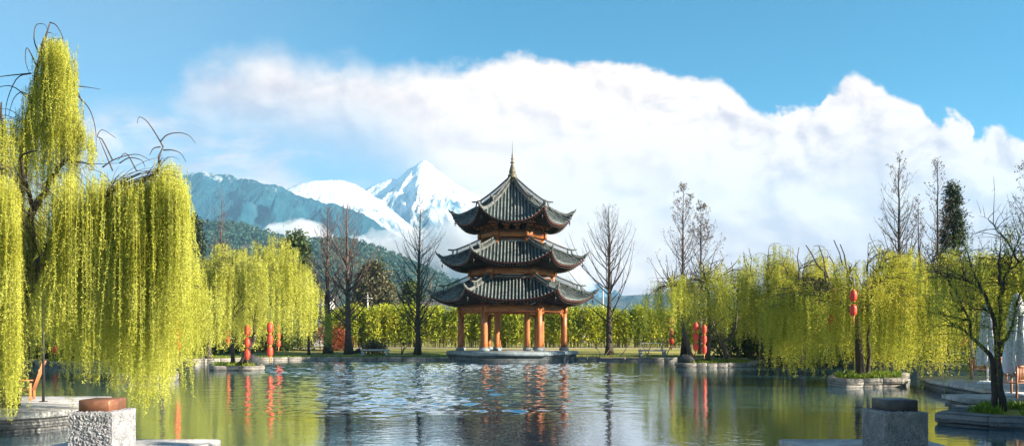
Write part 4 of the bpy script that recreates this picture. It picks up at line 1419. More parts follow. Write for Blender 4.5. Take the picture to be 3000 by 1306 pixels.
# ------------------------------------------------------------------ bare trees, conifers
G_B = 'tall bare trees round the lake'
for (px_, D, top, W, seed, bark, r0, nb, lab, kw) in (
        (961, 84, 605, 4.6, 61, 'red_bark', .36, 90, 'dark trunked bare tree, left of the two standing by the red shrub', {}),
        (1022, 82, 583, 5.2, 62, 'red_bark', .34, 95, 'taller reddish bare tree standing between the red shrub and the left bench', {}),
        (1223, 80, 562, 4.4, 63, 'bark', .27, 90, 'slim dark bare tree just left of the pagoda', {}),
        (1785, 80, 605, 5.8, 64, 'bark', .3, 80, 'broad bare tree alone right of the pagoda', dict(low=.2)),
        (650, 100, 557, 3.8, 65, 'red_bark', .26, 80, 'pinkish bare tree rising behind the round island willow', {}),
        (2003, 78, 540, 4.2, 66, 'bark', .22, 80, 'thin bare tree behind the leaning island willow', dict(leaves='dry_leaf', n_leaf=1300)),
        (2052, 82, 598, 4.6, 67, 'bark', .2, 80, 'bushy bare tree with dry seed clusters behind the upright island willow', dict(leaves='dry_leaf', n_leaf=2600)),
        (2631, 66, 452, 4.0, 68, 'bark', .24, 90, 'tallest bare tree rising over the right willows', dict(leaves='dry_leaf', n_leaf=500)),
        (2690, 70, 582, 2.4, 69, 'bark', .14, 60, 'shortest bare tree, between the tallest one and the dark conifer', dict(leaves='dry_leaf', n_leaf=700)),
        (2749, 68, 460, 2.6, 70, 'bark', .2, 80, 'narrow bare tree touching the left side of the dark conifer', dict(leaves='dry_leaf', n_leaf=400)),
        (3012, 60, 462, 3.2, 71, 'bark', .24, 80, 'spreading bare tree cut by the right edge of the view', dict(leaves='dry_leaf', n_leaf=900))):
    z = float(gz(X(px_, D), D))
    H = CH + (HY - top) / F * D - z
    bare_tree(lab, (X(px_, D), D, z), H, W, seed, bark, r0, nb, group=G_B, **kw)

b0 = np.array([X(2792, 72), 72.0, .4])
leafy('dark green conifer towering behind the right willows', b0, CH + (HY - 546) / F * 72 - .4, 2.1, 81, 'conifer', 230, 60, (.3, .05), 'cone', .2, name='conifer', clump=.12)
for (px_, D, top, R, seed, mt, sh, lab) in ((868, 150, 690, 3.3, 82, 'evergreen', 'column', 'tall narrow evergreen beside the island willow'),
                                            (1098, 150, 776, 3.6, 83, 'olive', 'round', 'dark olive evergreen behind the hedge left of the pagoda'),
                                            (1205, 140, 840, 2.6, 84, 'evergreen', 'cone', 'dark evergreen behind the slim bare tree'),
                                            (1065, 190, 800, 3.0, 85, 'conifer', 'cone', 'dark conifer half hidden by the olive evergreen'),
                                            (560, 130, 640, 3.2, 86, 'conifer', 'cone', 'dark conifer behind the pale willow at left')):
    z = float(gz(X(px_, D), D))
    leafy(lab, (X(px_, D), D, z), CH + (HY - top) / F * D - z, R, seed, mt, 130, 80, (.7, .2), sh)
# wintry grey trees on the plain behind the hedge
for i, (px_, D, top, W, lab) in enumerate(((925, 170, 800, 3.5, 'grey bare tree over the white wall'), (985, 210, 790, 4, 'grey bare tree behind the two dark trunks'), (1135, 230, 800, 4, 'grey bare tree beside the pale utility pole'),
                                           (1260, 180, 790, 4.2, 'brownish bare tree over the dark roof left of the pagoda'), (1175, 260, 800, 4, 'faint bare tree behind the slim dark tree'))):
    z = float(gz(X(px_, D), D))
    bare_tree(lab, (X(px_, D), D, z), CH + (HY - top) / F * D - z, W, 90 + i, 'red_bark', .2, 60, group='grey trees beyond the hedge', low=.2, asc=(35, 55))

leafy('rounded red leaved shrub between the two dark trunks', (X(985, 90), 90, float(gz(X(985, 90), 90)) - .02), 2.3, 1.25, 87, 'red_leaf', 60, 70, (.16, .07), 'round', .1, name='red_shrub', cat='shrub', clump=.28)
leafy('sparse red leaved shrub left of the dark trunks', (X(938, 92), 92, float(gz(X(938, 92), 92)) - .02), 2.4, 1.1, 88, 'red_leaf', 26, 50, (.16, .07), 'round', .35, name='red_shrub', cat='shrub', clump=.25)
G_S = 'small bare shrubs on the lawn'
twiggy('pale forked shrub at the foot of the lone bare tree', (X(1769, 76.5), 76.5, float(gz(X(1769, 76.5), 76.5))), 2.1, 7, G_S, n=2, lean=.8)
twiggy('pale slanting shrub between the lone bare tree and the bench', (X(1815, 76.5), 76.5, float(gz(X(1815, 76.5), 76.5))), 2.2, 12, G_S, n=1, lean=.7)
twiggy('pale shrub right behind the right stone bench', (X(1895, 79), 79, float(gz(X(1895, 79), 79))), 2.2, 14, G_S, n=2, lean=.3)
twiggy('pale shrub at the right end of the right stone bench', (X(1950, 76), 76, float(gz(X(1950, 76), 76))), 2.2, 18, G_S, n=2, lean=.5)
twiggy('small dark shrub left of the slim bare tree', (X(1175, 80), 80, float(gz(X(1175, 80), 80))), 1.6, 25, G_S, 'bark', n=3)

# ------------------------------------------------------------------ bamboo hedge
rng = np.random.default_rng(13)
hed = thing('bamboo_hedge', 'long dense bamboo hedge with yellow green leaves behind the lawn', 'hedge', (0, 100, 0))
cu, lf = MB(), MB()
nC = 1700
hx_ = rng.uniform(-22.5, 62, nC)
hy_ = rng.uniform(-.2, 2.4, nC)
hh = 4.6 + (fbm(hx_ * .5, hx_ * 0, 3, 4) - .5) * 1.5 + rng.normal(0, .2, nC)
zz = gz(hx_, hy_ + 100)
t = np.linspace(0, 1, 6)
bd = rng.normal(0, .3, (nC, 2))
CP = np.zeros((nC, 6, 3))
CP[:, :, 0] = hx_[:, None] + bd[:, :1] * t ** 2
CP[:, :, 1] = hy_[:, None] + bd[:, 1:] * t ** 2
CP[:, :, 2] = zz[:, None] + t * hh[:, None]
cu.tubes(CP, np.broadcast_to(np.linspace(.03, .008, 6), (nC, 6)), 5, cap=False)
nl = 135
ci = np.repeat(np.arange(nC), nl)
u = .16 + .86 * rng.beta(1.25, 1.05, len(ci))
C = np.stack([hx_[ci] + bd[ci, 0] * u ** 2, hy_[ci] + bd[ci, 1] * u ** 2, zz[ci] + u * hh[ci]], 1) + rng.normal(0, .22, (len(ci), 3))
ax = nrm(rng.normal(size=C.shape) + [0, -.25, -.35])
lf.leaves(C, ax, nrm(np.cross(ax, rng.normal(size=C.shape))), rng.uniform(.2, .44, len(C)), rng.uniform(.04, .085, len(C)))
cu.build('culm', M['culm'], hed)
lf.build('foliage', M['bamboo'], hed)
# dark clipped shrubs under the willows on both banks
for i, (px_, D, H, R, lab) in enumerate(((140, 72, 3.2, 3.6, 'dark shrub behind the far left willows, near the grey house'), (330, 74, 3.0, 3.4, 'dark shrub in the middle of the far left bank'), (520, 78, 3.2, 3.4, 'dark shrub behind the pale willow'),
                                          (640, 86, 2.6, 3.0, 'dark shrub behind the island willow trunk'), (800, 90, 3.0, 3.2, 'dark shrub left of the grey stone house'), (2180, 74, 3.2, 3.4, 'dark shrub behind the pale pollard'),
                                          (2330, 72, 3.6, 3.4, 'dark shrub behind the dense dark willow'), (2460, 66, 3.6, 3.4, 'dark shrub behind the widest willow trunk'), (2620, 66, 3.4, 3.2, 'dark shrub right of the widest willow trunk'),
                                          (2760, 78, 3.8, 3.4, 'dark shrub behind the parked cart'), (2900, 70, 3.8, 3.4, 'dark shrub behind the two wooden chairs'), (3010, 60, 4.0, 3.2, 'dark shrub at the right edge'))):
    z = float(gz(X(px_, D), D))
    leafy(lab, (X(px_, D), D, z - .05), H, R, 200 + i, 'evergreen', 70, 70, (.34, .12), 'round', .1, name='shrub', cat='shrub', group='dark shrubs along the banks', clump=.22)

# ------------------------------------------------------------------ lantern strings
def lantern_string(label, loc, n=3, pitch=.98, w=.24, h=.42, mats=None, cord=.8):
    r = thing('lantern_string', label, 'lantern', loc, 0, 'red lantern strings')
    for i in range(n):
        zc = -i * pitch
        mt = M['lantern_pink'] if mats and mats[i] else M['lantern']
        prof = []
        for k in range(13):
            u = k / 12 * 2 - 1
            rib = 1.0 if k % 2 == 0 else .955
            prof.append((w * (1 - .45 * abs(u) ** 3.2) * rib, zc + u * h * .92))
        lo = MB().lathe(prof, (0, 0, 0), 16).build('lantern', mt, r, smooth=True)
        MB().lathe([(w * .5, zc + h * .9), (w * .53, zc + h), (w * .42, zc + h * 1.04)], (0, 0, 0), 14).build('cap', M['gold'], lo)
        MB().lathe([(w * .42, zc - h * 1.04), (w * .53, zc - h), (w * .5, zc - h * .9)], (0, 0, 0), 14).build('cap', M['gold'], lo)
    top = h + cord
    MB().tubes(np.array([[0, 0, top], [.01, 0, -(n - 1) * pitch - h]]), np.array([.012, .012]), 4).build('cord', M['iron'], r)
    z0 = -(n - 1) * pitch - h * 1.04
    MB().lathe([(.02, z0), (.05, z0 - .05), (.035, z0 - .1), (.055, z0 - .34)], (0, 0, 0), 8).build('tassel', M['gold'], r)
    return r


L0 = lantern_string('string of three red lanterns directly left of the forked trunk on the left island', at(725, 968, 52.3), pitch=.76, w=.2, h=.35)
for (p, D, lab, sc) in (((791, 960), 51.9, 'bright three lantern string right of the forked trunk on the left island', 1.0),
                        ((816, 958), 72, 'narrower, farther lantern string right of the bright left island one', .95),
                        ((361, 935), 40.5, 'lantern string mostly hidden in the strands of the tallest willow', .82),
                        ((519, 937), 41, 'lantern string glowing through the right edge of the tallest willow', .85),
                        ((668, 945), 66, 'small dim lantern string at the left of the island willow', .9),
                        ((2038, 957), 57.3, 'lantern string between the two dark trunks of the right island', .93),
                        ((2063, 964), 57.0, 'lantern string touching the upright trunk of the right island', .93)):
    dup(L0, at(p[0], p[1], D), random.uniform(0, 6), lab, sc)
lantern_string('lantern string hanging alone over the bank right of the bench, its middle lantern faded pink', at(1967, 941, 64.5), pitch=.79, w=.2, h=.33, mats=(0, 1, 0))
L1 = lantern_string('pair of red lanterns hanging above the fork of the widest right willow', at(2500, 866, 33.8), n=2, pitch=.6, w=.15, h=.25, cord=.5)
dup(L1, at(2820, 913, 44), .4, 'dim red lantern pair left of the closed white parasol', 1.1)
dup(L1, at(2438, 850, 37.6), .9, 'small lantern pair among leaves left of the widest willow trunk', .62)
lantern_string('single orange red lantern low behind the dim pair, near the cart', at(2819, 995, 46), n=1, w=.24, h=.36, cord=2.0)
lantern_string('single small lantern beside the widest willow, below the small pair', at(2434, 934, 37.8), n=1, w=.15, h=.24, cord=1.0)
lantern_string('single orange lantern low over the far left plot', at(160, 1022, 62), n=1, w=.22, h=.32, cord=1.6)


# ------------------------------------------------------------------ pedestals in the foreground
def pedestal(label, X0, D, lampmat, fx):
    # fx = +1 for the left one (its right side shows), -1 for the right one
    r = thing('stone_pedestal', label, 'pedestal', (X(X0, D), D, 0))
    bl = MB()
    n = 15
    rg = np.random.default_rng(int(X0))
    # rough hewn block: a subdivided box with chiselled faces
    w, d, z0, z1 = .44, .5, 1.06, 1.452

    def face(o, u, v, nu, nv):
        U, V_ = np.meshgrid(np.linspace(0, 1, nu), np.linspace(0, 1, nv))
        P = np.array(o) + U[..., None] * np.array(u) + V_[..., None] * np.array(v)
        nn = np.cross(u, v)
        nn = nn / np.linalg.norm(nn)
        edge = np.minimum(np.minimum(U, 1 - U), np.minimum(V_, 1 - V_))
        amp = .011 * np.clip(edge * 14, 0, 1)
        P = P + nn * ((rg.uniform(-1, 1, U.shape) * amp))[..., None]
        bl.grid(P)
    x0, x1, y0, y1 = -w / 2, w / 2, 0, d
    face((x0, y0, z0), (w, 0, 0), (0, 0, z1 - z0), 46, 42)
    face((x1, y0, z0), (0, d, 0), (0, 0, z1 - z0), 50, 42)
    face((x1, y1, z0), (-w, 0, 0), (0, 0, z1 - z0), 20, 20)
    face((x0, y1, z0), (0, -d, 0), (0, 0, z1 - z0), 50, 42)
    face((x0, y0, z1), (w, 0, 0), (0, d, 0), 46, 50)
    bl.build('block', M['granite'], r)
    MB().bevel_box((0, d / 2, z1 + .058), (.31, .36, .12), 0, .006).build('lamp_box', M[lampmat], r)
    MB().bevel_box((fx * .12, .3, .98), (1.62, 1.5, .15), 0, .015).build('plinth', M['slab'], r)
    MB().box((fx * .12, .3, .2), (1.4, 1.3, 1.408)).build('footing', M['dark_stone'], r)
    return r


pedestal('sunlit rough granite pedestal with a copper lamp box at bottom left', 264, 8.0, 'copper', 1)
pedestal('shaded blue grey granite pedestal with a dark lamp box at bottom right', 2655, 8.0, 'slate', -1)


# ------------------------------------------------------------------ benches
def bench(label, loc, L, rail):
    r = thing('stone_bench', label, 'bench', loc)
    MB().bevel_box((0, 0, .62), (L, .55, .16), 0, .02).build('seat', M['bench'], r)
    for sx in (-1, 1):
        MB().bevel_box((sx * (L / 2 - .2), 0, .27), (.3, .5, .538), 0, .02).build('leg', M['bench'], r)
    if rail:
        P = spline([(-L * .42, .25, .7), (-L * .42, .25, 1.15), (-L * .38, .25, 1.25), (0, .25, 1.3), (L * .3, .25, 1.26), (L * .34, .25, 1.15), (L * .34, .25, .7)], 26)
        MB().tubes(P, np.full(26, .03), 6).build('back_rail', M['pole'], r, smooth=True)
    return r


bench('pale stone bench with a thin curved back rail right of the pagoda', (X(1911, 75.3), 75.3, float(gz(X(1911, 75.3), 75.3))), 2.6, True)
bench('shaded bluish stone bench on the lawn left of the pagoda', (X(1099, 76.5), 76.5, float(gz(X(1099, 76.5), 76.5))), 2.7, False)
# low clipped dark bush behind the left bench
leafy('low dark brown bush behind the left stone bench', (X(1097, 80), 80, float(gz(0, 80)) + .2), 1.0, 1.0, 310, 'olive', 40, 60, (.14, .06), 'round', .1, name='low_bush', cat='shrub', clump=.25)


def rock(label, loc, s, seed):
    rg = np.random.default_rng(seed)
    th, ph = np.meshgrid(np.linspace(0, 2 * math.pi, 26, endpoint=False), np.linspace(0, math.pi, 14), indexing='ij')
    n = fbm(np.cos(th) * 1.3 + 5 + np.cos(ph), np.sin(th) * 1.3 + 3 + np.sin(ph) * 2, seed, 4)
    r = .7 + n * .6
    V = np.stack([np.cos(th) * np.sin(ph) * r * s[0], np.sin(th) * np.sin(ph) * r * s[1], np.cos(ph) * r * s[2] + s[2] * .5], -1)
    idx = np.arange(26 * 14).reshape(26, 14)
    nx_ = np.roll(idx, -1, 0)
    q = np.stack([idx[:, :-1], nx_[:, :-1], nx_[:, 1:], idx[:, 1:]], -1).reshape(-1, 4)
    o = MB().add(V, q).build('rock', M['rock'], smooth=True)
    o.location = [float(k) for k in loc]
    return tag(o, label, 'rock')


rock('dark rounded rock beside the trunk on the small left island', (X(737, 54), 54.2, .25), (.55, .45, .5), 3)
rock('dark rounded rock at the foot of the leaning trunk on the right island', (X(2008, 59), 58.8, .25), (.6, .45, .45), 8)
rock('small grey boulder on the lawn left of the shaded bench', (X(1052, 84), 84, float(gz(0, 84)) - .05), (.5, .4, .35), 12)


# ------------------------------------------------------------------ terrace furniture
def armchair(label, loc, rz):
    r = thing('wooden_armchair', label, 'chair', loc, rz, 'slatted wooden chairs on the right terrace')
    b = MB()
    for i in range(6):
        b.bevel_box((0, -.22 + i * .09, .43), (.52, .075, .025), 0, .006)
    b.build('seat', M['teak'], r)
    b = MB()
    b.box((0, .27, .9), (.56, .035, .07))
    b.box((0, .27, .5), (.56, .035, .05))
    for i in range(7):
        b.box((-.22 + i * .0733, .272, .7), (.045, .018, .36))
    b.build('backrest', M['teak'], r)
    for sx in (-1, 1):
        MB().bevel_box((sx * .28, -.25, .31), (.05, .05, .62), 0, .006).build('leg', M['teak'], r)
        MB().bevel_box((sx * .28, .27, .46), (.05, .05, .92), 0, .006).build('leg', M['teak'], r)
        MB().bevel_box((sx * .28, 0, .64), (.06, .6, .03), 0, .006).build('armrest', M['teak'], r)
    return r


C0 = armchair('wooden armchair left of the closed white parasol on the right terrace', (X(2868, 33.2), 33.2, .45), math.radians(-25))
dup(C0, (X(2950, 33.0), 33.0, .45), math.radians(15), 'wooden armchair just right of the dark double trunk on the far terrace')
dup(C0, (X(2970, 23.4), 23.4, .45), math.radians(205), 'nearest wooden armchair, beside the parasol at the right edge')

# slatted reclining chair on the left terrace
ch = thing('wooden_deck_chair', 'orange wooden deck chair with a tall slatted back on the left terrace', 'chair', (X(58, 22.4), 22.4, .45), math.radians(-68))
b = MB()
for i in range(7):
    b.box((0, -.35 + i * .095, .36 - i * .012), (.56, .08, .022))
b.build('seat', M['orange_teak'], ch)
b = MB()
for i in range(6):
    b.box((-.24 + i * .096, .47, .68), (.085, .022, .86), 0, 1.0, math.radians(-18))
b.box((0, .5, .82), (.58, .03, .07), 0, 1.0, math.radians(-18))
b.build('backrest', M['orange_teak'], ch)
for sx in (-1, 1):
    MB().bevel_box((sx * .3, -.33, .27), (.05, .06, .54), 0, .006).build('leg', M['orange_teak'], ch)
    MB().bevel_box((sx * .3, .3, .24), (.05, .06, .48), 0, .006).build('leg', M['orange_teak'], ch)
    MB().bevel_box((sx * .32, -.02, .56), (.09, .78, .03), 0, .006).build('armrest', M['orange_teak'], ch)


def parasol(label, loc, H, seed):
    r = thing('closed_parasol', label, 'parasol', loc, seed * 1.1, 'closed parasols on the right terrace')
    MB().tubes(np.array([[0, 0, .08], [0, 0, H + .04]]), np.array([.03, .03]), 10).build('pole', M['white'], r)
    MB().bevel_box((0, 0, .05), (.62, .62, .1), .3, .02).build('base', M['white'], r)
    rg = np.random.default_rng(seed)
    an = np.linspace(0, 2 * math.pi, 48, endpoint=False)
    hs = np.linspace(0, 1, 22)
    A, T = np.meshgrid(an, hs, indexing='ij')
    prof = np.interp(T, [0, .05, .3, .45, .6, .85, 1], [.02, .1, .2, .19, .23, .3, .27])
    fold = 1 + .32 * np.sin(A * 8 + 1.3 * np.sin(T * 4 + seed)) * np.clip(T * 3, 0, 1) + .12 * (vnoise(A * 2, T * 5, seed) - .5)
    Z = H - T * (H - .72) + .06 * np.sin(A * 8 + 2) * T
    V = np.stack([np.cos(A) * prof * fold, np.sin(A) * prof * fold, Z], -1)
    idx = np.arange(48 * 22).reshape(48, 22)
    nx_ = np.roll(idx, -1, 0)
    q = np.stack([idx[:, :-1], nx_[:, :-1], nx_[:, 1:], idx[:, 1:]], -1).reshape(-1, 4)
    MB().add(V, q).build('canopy', M['canvas'], r, smooth=True)
    # skirt flap at the top and tie band
    MB().lathe([(.02, H + .03), (.1, H - .03), (.2, H - .38), (.235, H - .62), (.225, H - .63)], (0, 0, 0), 16).build('vent_flap', M['canvas'], r, smooth=True)
    MB().lathe([(.235, 1.72), (.24, 1.69), (.235, 1.66)], (0, 0, 0), 18).build('tie_band', M['white'], r)
    return r


parasol('closed white parasol behind the dark double trunk on the right terrace', (X(2893, 30.2), 30.2, .45), 3.0, 2)
parasol('nearer closed white parasol cut by the right edge of the view', (X(2992, 23.7), 23.9, .45), 3.02, 5)

# dark double trunk with bare spreading limbs in front of the terrace
b0 = np.array([X(2920, 21.0), 21.0, .25])
dt = thing('bare_willow', 'dark double trunked tree with bare spreading limbs in the grass planter at right', 'tree', b0)
tb, cb = MB(), MB()
rng = np.random.default_rng(55)
LT = []
for pts, r0, r1 in (([(2912, 1200, 21), (2908, 1120, 21), (2905, 1060, 21.1), (2895, 1030, 21.2), (2870, 1008, 21.3), (2845, 985, 21.4), (2838, 940, 21.5), (2815, 890, 21.6), (2790, 840, 21.6)], .08, .016),
                    ([(2938, 1205, 20.9), (2932, 1140, 20.9), (2925, 1060, 20.9), (2922, 980, 20.8), (2908, 920, 20.7), (2890, 880, 20.6), (2870, 840, 20.6), (2850, 790, 20.6), (2835, 740, 20.6)], .095, .012),
                    ([(2924, 1000, 20.9), (2928, 930, 20.7), (2935, 850, 20.5), (2952, 800, 20.4), (2985, 770, 20.3), (3030, 740, 20.2)], .045, .014),
                    ([(2935, 850, 20.5), (2928, 790, 20.5), (2926, 745, 20.5)], .045, .015), ([(2925, 1020, 20.9), (2950, 985, 21), (2968, 945, 21), (2975, 900, 21.1)], .055, .016),
                    ([(2838, 940, 21.5), (2780, 925, 21.6), (2720, 910, 21.6)], .04, .01), ([(2870, 840, 20.6), (2820, 820, 20.6), (2770, 815, 20.6)], .03, .008),
                    ([(2985, 770, 20.3), (2960, 720, 20.3), (2920, 670, 20.2), (2895, 640, 20.2)], .03, .006), ([(2952, 800, 20.4), (2970, 740, 20.5), (2990, 690, 20.5)], .03, .008),
                    ([(2908, 920, 20.7), (2880, 905, 20.6), (2840, 905, 20.6), (2810, 915, 20.6)], .03, .008), ([(2845, 985, 21.4), (2815, 960, 21.4), (2790, 955, 21.4)], .035, .01),
                    ([(2975, 900, 21.1), (2990, 860, 21.1), (3020, 830, 21.1)], .04, .01), ([(2790, 840, 21.6), (2760, 800, 21.6), (2740, 740, 21.6)], .025, .006)):
    P = spline([at(*p) for p in pts], 16)
    P[1:-1] += rng.normal(0, .015, (14, 3))
    tb.tubes(P - b0, np.linspace(r0, r1, 16), 9)
    LT.append(P)
allp = np.concatenate(LT[0:1] + LT[1:])
sel = allp[allp[:, 2] > 2.2]
tw, twr = [], []
S, SLn = [], []
for i in range(230):
    p = sel[rng.integers(len(sel))]
    d = nrm(rng.normal(size=3) * [1, .7, .5] + [0, 0, .55])
    L = rng.uniform(.35, 1.1)
    e = p + d * L
    c = p + d * L * .5 + [0, 0, .15 * L]
    tw.append(bez(p, c, e - [0, 0, .1 * L], 6))
    twr.append(np.linspace(.011, .003, 6))
    for _ in range(2):
        u = rng.uniform(.4, 1)
        q = p + (e - p) * u
        d2 = nrm(d + rng.normal(0, .6, 3))
        tw.append(bez(q, q + d2 * L * .2 + [0, 0, .05], q + d2 * L * .4, 6))
        twr.append(np.linspace(.006, .002, 6))
    if rng.uniform() < .42:
        for _ in range(4):
            S.append(e + rng.normal(0, .14, 3))
            SLn.append(rng.uniform(.4, 2.0))
tb.tubes(np.array(tw) - b0, np.array(twr), 4, cap=False)
strands(cb, np.array(S) - b0, np.array(SLn), rng, (.05, .011), .03, sway=.1)
tb.build('trunk', M['bark'], dt, smooth=True)
cb.build('crown', M['willow_right'], dt)

# dark post on the left terrace
pst = thing('terrace_post', 'thin dark metal post standing on the left terrace', 'post', (X(127, 21.8), 21.8, .45))
MB().tubes(np.array([[0, 0, 0], [0, 0, 2.9]]), np.array([.035, .03]), 10).build('shaft', M['iron'], pst)
MB().bevel_box((0, 0, .012), (.16, .16, .024), 0, .004).build('foot_plate', M['iron'], pst)

# ------------------------------------------------------------------ parked cart on the right bank
ct = thing('golf_cart', 'pale blue open golf cart with a flat roof parked behind the right willows', 'cart', (X(2826, 62), 62, .42), math.radians(-8))
P = [(-.95, .35), (-1.02, .55), (-.9, .82), (-.55, .93), (-.2, .86), (-.05, .5), (.55, .45), (.65, .8), (1.05, .8), (1.1, .4), (.9, .28), (-.7, .25)]
V = [(x, w, z) for w in (-.55, .55) for x, z in P]
n = len(P)
MB().add(V, [[i, (i + 1) % n, n + (i + 1) % n, n + i] for i in range(n)], polys=[tuple(range(n - 1, -1, -1)), tuple(range(n, 2 * n))]).build('body', M['cart'], ct)
MB().bevel_box((.1, 0, 1.86), (2.2, 1.2, .07), 0, .03).build('roof', M['cart'], ct)
for sx in (-.72, .95):
    for sy in (-.5, .5):
        MB().tubes(np.array([[sx, sy, .75], [sx * .95, sy, 1.84]]), np.array([.02, .02]), 6).build('roof_post', M['iron'], ct)
for sx in (-.68, .75):
    for sy in (-.52, .52):
        V = MB()
        an = np.linspace(0, 2 * math.pi, 21)
        V.tubes(np.stack([sx + np.cos(an) * .17, np.full(21, sy), .24 + np.sin(an) * .17], 1), np.full(21, .075), 8)
        w_ = V.build('wheel', M['rubber'], ct, smooth=True)
        MB().tubes(np.array([[sx, sy - .05, .24], [sx, sy + .05, .24]]), np.array([.11, .11]), 12).build('rim', M['white'], w_)
MB().bevel_box((.38, 0, .6), (.5, 1.0, .14), 0, .03).bevel_box((.62, 0, .95), (.1, 1.0, .5), 0, .03).build('seat', M['white'], ct)
MB().tubes(np.array([[-.35, -.25, .9], [-.1, -.25, 1.15]]), np.array([.02, .02]), 6).build('steering_column', M['iron'], ct)


# ------------------------------------------------------------------ houses and poles beyond
def house(label, loc, w, d, h, rh, rz, wall='white', roof_m='roofgrey', wins=2):
    r = thing('house', label, 'house', loc, rz)
    wl_ = MB()
    wl_.box((0, 0, h / 2), (w, d, h))
    V = [(-w / 2, -d / 2, h), (-w / 2, d / 2, h), (-w / 2, 0, h + rh * .98), (w / 2, -d / 2, h), (w / 2, d / 2, h), (w / 2, 0, h + rh * .98)]
    wl_.add(V, tris=[[0, 2, 1], [3, 4, 5]])
    wl_.build('wall', M[wall], r)
    rf = MB()
    ov = .5
    for sg in (-1, 1):
        n_ = 9
        g = []
        for i in range(n_):
            t = i / (n_ - 1)
            z = h + rh - (rh + .25) * (t ** .85)
            g.append([(x, sg * t * (d / 2 + ov), z) for x in np.linspace(-w / 2 - ov, w / 2 + ov, 12)])
        g = np.array(g)
        rf.grid(g)
        rf.grid(g - [0, 0, .14])
        rf.grid(np.stack([g[-1], g[-1] - [0, 0, .14]]))
        for j in (0, -1):
            rf.grid(np.stack([g[:, j], g[:, j] - [0, 0, .14]]))
    rf.tubes(spline([(-w / 2 - ov - .1, 0, h + rh + .28), (-w / 2, 0, h + rh + .1), (0, 0, h + rh + .06), (w / 2, 0, h + rh + .1), (w / 2 + ov + .1, 0, h + rh + .28)], 14), np.full(14, .14), 6)
    rf.build('roof', M[roof_m], r)
    for i in range(wins):
        x = -w / 2 + w * (i + .5) / wins
        f = MB().bevel_box((x, -d / 2 - .02, h * .55), (w / wins * .42, .1, h * .42), 0, .02).build('window', M['dark_wood'], r)
        MB().box((x, -d / 2 - .075, h * .55), (w / wins * .36, .03, h * .36)).build('pane', M['glass'], f)
    return r


def gl(px_, D):
    return (X(px_, D), D, float(gz(X(px_, D), D)))


house('grey stone house half hidden by the drooping willow at left', gl(910, 118), 4.2, 5, 2.9, 1.2, 0, 'greywall', 'roofgrey', 1)
house('long white walled house behind the grey stone house', gl(888, 160), 8, 6, 5.6, 1.6, .1, 'white', 'roofgrey', 3)
house('white walled house under the dark roof just left of the pagoda', gl(1300, 190), 10, 7, 6.2, 3.4, -.15, 'white', 'roofgrey', 3)
house('small white house right of the pagoda above the hedge', gl(1699, 170), 2.6, 4, 6.3, 1.2, .3, 'white', 'roofgrey', 1)
house('grey roofed house left of the small white house right of the pagoda', gl(1672, 185), 5, 5, 6.2, 1.6, 0, 'greywall', 'roofgrey', 2)
house('distant white house seen between the two dark trunks', gl(945, 240), 6, 6, 11.5, 2, 0, 'white', 'roofgrey', 2)
house('grey house at far left behind the willows', gl(95, 76), 2.6, 3, 2.6, .9, 0, 'greywall', 'roofgrey', 1)


def utility_pole(label, px_, D, top):
    x, y, z = gl(px_, D)
    h = CH + (HY - top) / F * D - z
    r = thing('utility_pole', label, 'pole', (x, y, z), 0, 'pale utility poles beyond the hedge')
    MB().tubes(np.array([[0, 0, 0], [0, 0, h]]), np.array([.2, .13]), 8).build('shaft', M['pole'], r)
    MB().box((0, -.15, h - .7), (1.8, .1, .1)).build('crossarm', M['pole'], r)


utility_pole('pale utility pole between the olive evergreen and the slim bare tree', 1150, 230, 828)
utility_pole('thin pale pole left of the olive evergreen', 1041, 240, 822)
utility_pole('short pale pole in front of the olive evergreen', 1077, 145, 862)
utility_pole('thin pale pole beside the lone bare tree right of the pagoda', 1767, 200, 836)

# unseen trees outside the view, added only to shade the right bank and pedestal
leafy('broad evergreen out of view at right added to shade the dark pedestal', (8.3, 6.0, .6), 4.0, 1.9, 401, 'evergreen', 110, 90, (.5, .16), 'round', .2, clump=.2)
leafy('broad evergreen out of view at right added to shade the planter', (24, 13.0, .6), 10.5, 4.6, 402, 'evergreen', 110, 90, (.5, .18), 'round', .15, clump=.2)

# ------------------------------------------------------------------ light, sky, camera
EL, AZ = math.radians(21), math.radians(108)          # compass-style: from +Y towards +X
sd = Vector((math.sin(AZ) * math.cos(EL), math.cos(AZ) * math.cos(EL), math.sin(EL)))
sl = bpy.data.lights.new('sun', 'SUN')
sl.energy = 4.7
sl.angle = math.radians(.5)
sl.color = (1, .88, .72)
so = bpy.data.objects.new('sun', sl)
so.rotation_euler = sd.to_track_quat('Z', 'Y').to_euler()
COL.objects.link(so)

w = bpy.data.worlds.new('World')
SC.world = w
w.use_nodes = True
nt = w.node_tree
nt.nodes.clear()
sky = nd(nt, 'ShaderNodeTexSky', sky_type='NISHITA')
sky.sun_disc = False
sky.sun_elevation = EL
sky.sun_rotation = AZ
sky.altitude = 1500
sky.air_density = 1.0
sky.dust_density = .3
sky.ozone_density = 2.0
skyc = mixc(nt, 1.0, sky.outputs[0], (.0, .37, .46), 'MULTIPLY')
tcg = nd(nt, 'ShaderNodeTexCoord').outputs['Generated']
sp = nd(nt, 'ShaderNodeSeparateXYZ')
lk(nt, tcg, sp.inputs[0])
yq = math_(nt, 'MAXIMUM', sp.outputs[1], .12)
u = math_(nt, 'DIVIDE', sp.outputs[0], yq)
v = math_(nt, 'DIVIDE', math_(nt, 'ABSOLUTE', sp.outputs[2]), yq)
cb_ = nd(nt, 'ShaderNodeCombineXYZ')
lk(nt, u, cb_.inputs[0])
lk(nt, v, cb_.inputs[1])
uv = cb_.outputs[0]


